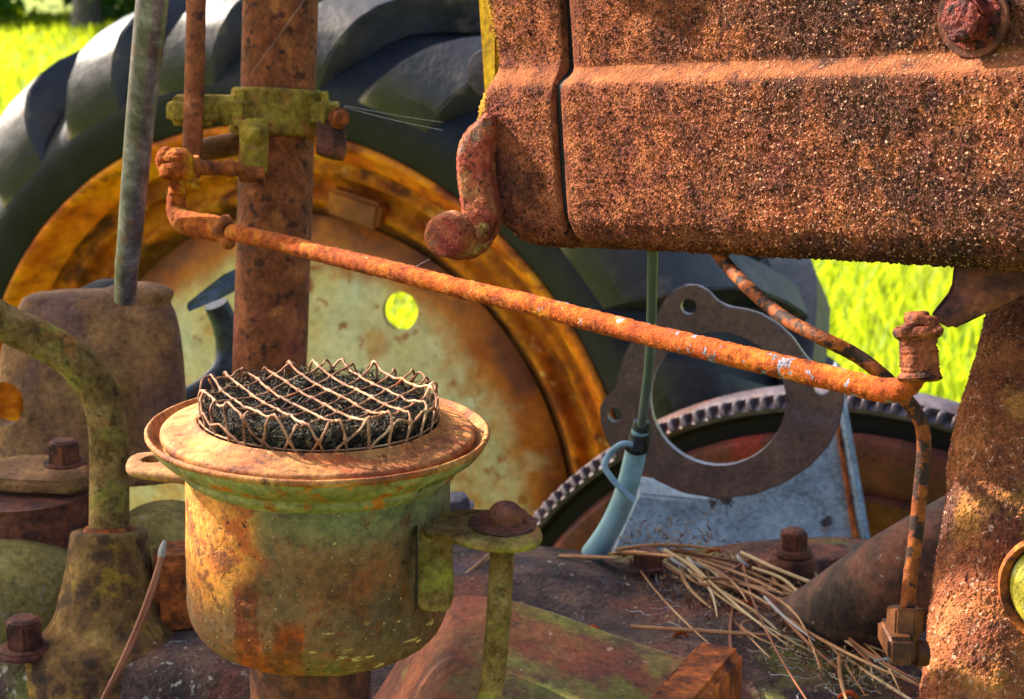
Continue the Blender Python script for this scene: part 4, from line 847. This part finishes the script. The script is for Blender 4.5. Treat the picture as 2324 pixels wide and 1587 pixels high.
for (x0, y0, x1, y1, dz0, dz1, lab) in [(1400, 1256, 1535, 1262, .004, .055, 'stiff brown needle sticking up beside the blue hose'), (1392, 1256, 1470, 1254, .004, .045, 'short brown needle leaning against the blue hose'),
        (1270, 1262, 1400, 1266, .012, .022, 'orange brown needle lying left of the blue hose'), (1432, 1422, 1790, 1444, .01, .012, 'long dark needle lying level across the deck middle'),
        (1905, 1490, 1925, 1600, .01, .008, 'bent needle running off the bottom near the fitting'), (1960, 1380, 1915, 1480, .016, .006, 'pale needle crossing upright near the fitting'),
        (1035, 1320, 1115, 1252, .006, .016, 'pale straw behind the clamp rod'), (1030, 1345, 1112, 1262, .004, .012, 'second pale straw below the first behind the clamp rod')]:
    needle(x0, y0, x1, y1, 10, dz0, dz1, .002, 'needle', lab, None)
for (x0, y0, x1, y1) in [(1735, 1355, 1850, 1455), (1855, 1330, 1868, 1400), (1560, 1266, 1600, 1290), (1675, 1260, 1700, 1285), (1840, 1400, 1900, 1450), (1520, 1262, 1560, 1290), (1985, 1500, 2030, 1490)]:
    needle(x0, y0, x1, y1, 7, .016, .012, .003, 'greyneedle', 'thin whitish grey straw lying in the needle litter', 'grey straws in the litter')
for (x_, y_, s_) in [(1345, 1432, 15), (1545, 1445, 16), (1620, 1255, 18), (1745, 1300, 16), (1775, 1380, 20), (1700, 1330, 14), (2010, 1485, 16), (1925, 1585, 20), (1840, 1425, 16), (1430, 1262, 18), (1690, 1375, 18)]:
    qq = px(1.25) * s_; c = dpt(x_, y_, .006 if x_ != 1345 else .05)
    single('bark_flake', m_tube([c + V((-qq, 0, 0)), c + V((-.3 * qq, qq * .4, qq * .3)), c + V((.4 * qq, .1 * qq, qq * .5)), c + V((qq, -qq * .3, .1 * qq))], [qq * .2, qq * .34, qq * .3, qq * .12], 8, 3), MAT['bark'],
           'curled reddish bark flake in the litter on the deck', 'bark flake', 'bark flakes in the litter')
def litter(n):
    rng = RNG; ms = []; vs = []; fs = []
    for i in range(n):
        t = rng.random(); c = dpt(1450 + 560 * t + rng.normal() * 60, 1235 + 270 * t + rng.normal() * 45, .003 + .006 * rng.random())
        s_ = rng.uniform(.0006, .0022); d = rng.normal(size=3); d /= np.linalg.norm(d); e = np.cross(d, rng.normal(size=3)); e /= np.linalg.norm(e); k = len(vs); c = np.array(c)
        for a_, b_ in ((-1, 0), (0, .4), (1, 0), (0, -.4)): vs.append(c + d * s_ * a_ * 2 + e * s_ * b_)
        vs.append(c + np.cross(d, e) * s_ * .5)
        fs += [(k, k + 1, k + 4), (k + 1, k + 2, k + 4), (k + 2, k + 3, k + 4), (k + 3, k, k + 4)]
    return newmesh(vs, fs)
single('leaf_litter', litter(2600), MAT['litter'], 'crumbs of bark and dirt among the needles', 'litter', kind='stuff')
def wisps(n):
    ms = []; r3 = random.Random(21)
    for i in range(n):
        t = r3.random(); x_ = r3.choice((r3.gauss(1930, 90), r3.gauss(1700, 150))); y_ = r3.gauss(1490, 50) if x_ > 1800 else r3.gauss(1400, 50)
        p = dpt(x_, max(1280, y_), .003); a = r3.random() * 6.28; pts_ = []
        for k in range(5):
            pts_.append(p.copy()); a += r3.gauss(0, .6); p = p + V((math.cos(a), math.sin(a), r3.gauss(0, .25))) * r3.uniform(.003, .008); p.z = max(p.z, DZ + .001)
        ms.append(m_tube(pts_, r3.uniform(.00010, .0003), 4, 3, cap=False))
    return m_join(*ms)
single('root_wisps', wisps(130), MAT['wisp'], 'pale matted wisps of web and rootlets over the right part of the deck', 'wisps', kind='stuff')
tw = m_join(m_tube([P(366, 1262, 1.19), P(345, 1330, 1.17), P(312, 1420, 1.15), P(272, 1510, 1.13), P(232, 1590, 1.11), P(205, 1650, 1.10)], [.0016, .0018, .0019, .0018, .0016, .0014], 8, 8),
            m_tube([P(369, 1262, 1.19), P(352, 1330, 1.17), P(320, 1420, 1.15), P(278, 1510, 1.13), P(236, 1590, 1.11)], [.0012, .0013, .0013, .0013, .001], 8, 8))
lt = thing('pine_needle', 'long reddish pine needle pair hanging beside the flared socket', 'pine needle', P(240, 1580, 1.11))
part('needle_pair', tw, MAT['redneedle'], lt); part('sheath', m_tube([P(366, 1268, 1.19), P(368, 1250, 1.19), P(374, 1228, 1.19)], [.0022, .0026, .0012], 8, 4), MAT['greyneedle'], lt)

# ================================================================== added sheet on a post outside the frame, cut to shade deck and castings
SA = V((0, 0, 1)).cross(SUN).normalized(); SB = SUN.cross(SA).normalized()
ctr0 = SA * -1.2 + SB * .3 + SUN * 2.49
blocker = thing('shade_sheet', 'added rusty sheet on a post out of view, shaped to shade the deck', 'sheet metal', V((ctr0.x, ctr0.y, 0)))
ho = [(-1.43, .80), (-1.43, .0), (-.55, .0), (-.57, .60), (-.625, .545), (-.66, .510), (-.70, .475), (-.76, .435), (-.80, .450), (-.812, .49), (-.828, .525), (-.840, .60), (-.885, .618), (-.94, .502), (-.985, .405), (-1.012, .42), (-1.022, .80)]
hp = [SA * a_ + SB * b_ + SUN * 2.5 for a_, b_ in ho]
part('sheet', m_slab(hp, SUN * .003), MAT['rust'], blocker)
ctr = SA * -1.2 + SB * .3 + SUN * 2.49
part('prop_post', m_tube([V((ctr.x, ctr.y, 0)), V((ctr.x, ctr.y, ctr.z))], .025, 16, 1), MAT['rust'], blocker)

# ================================================================== spider threads
for pts_, lab in (([(782, 240, 1.30), (900, 262, 1.25), (1005, 278, 1.2)], 'fine spider thread from the clamp bolt towards the tank'), ([(690, 0, 1.30), (630, 85, 1.30), (570, 165, 1.31)], 'bright slanting spider thread in front of the steering column'),
                  ([(780, 243, 1.30), (890, 272, 1.25), (1005, 296, 1.2)], 'lower spider thread below the clamp bolt thread'), ([(930, 612, 1.12), (975, 588, 1.12)], 'short spider thread under the hook')):
    single('spider_thread', m_tube([P(*p_) for p_ in pts_], .000045, 5, 8), MAT['web'], lab, 'spider thread')
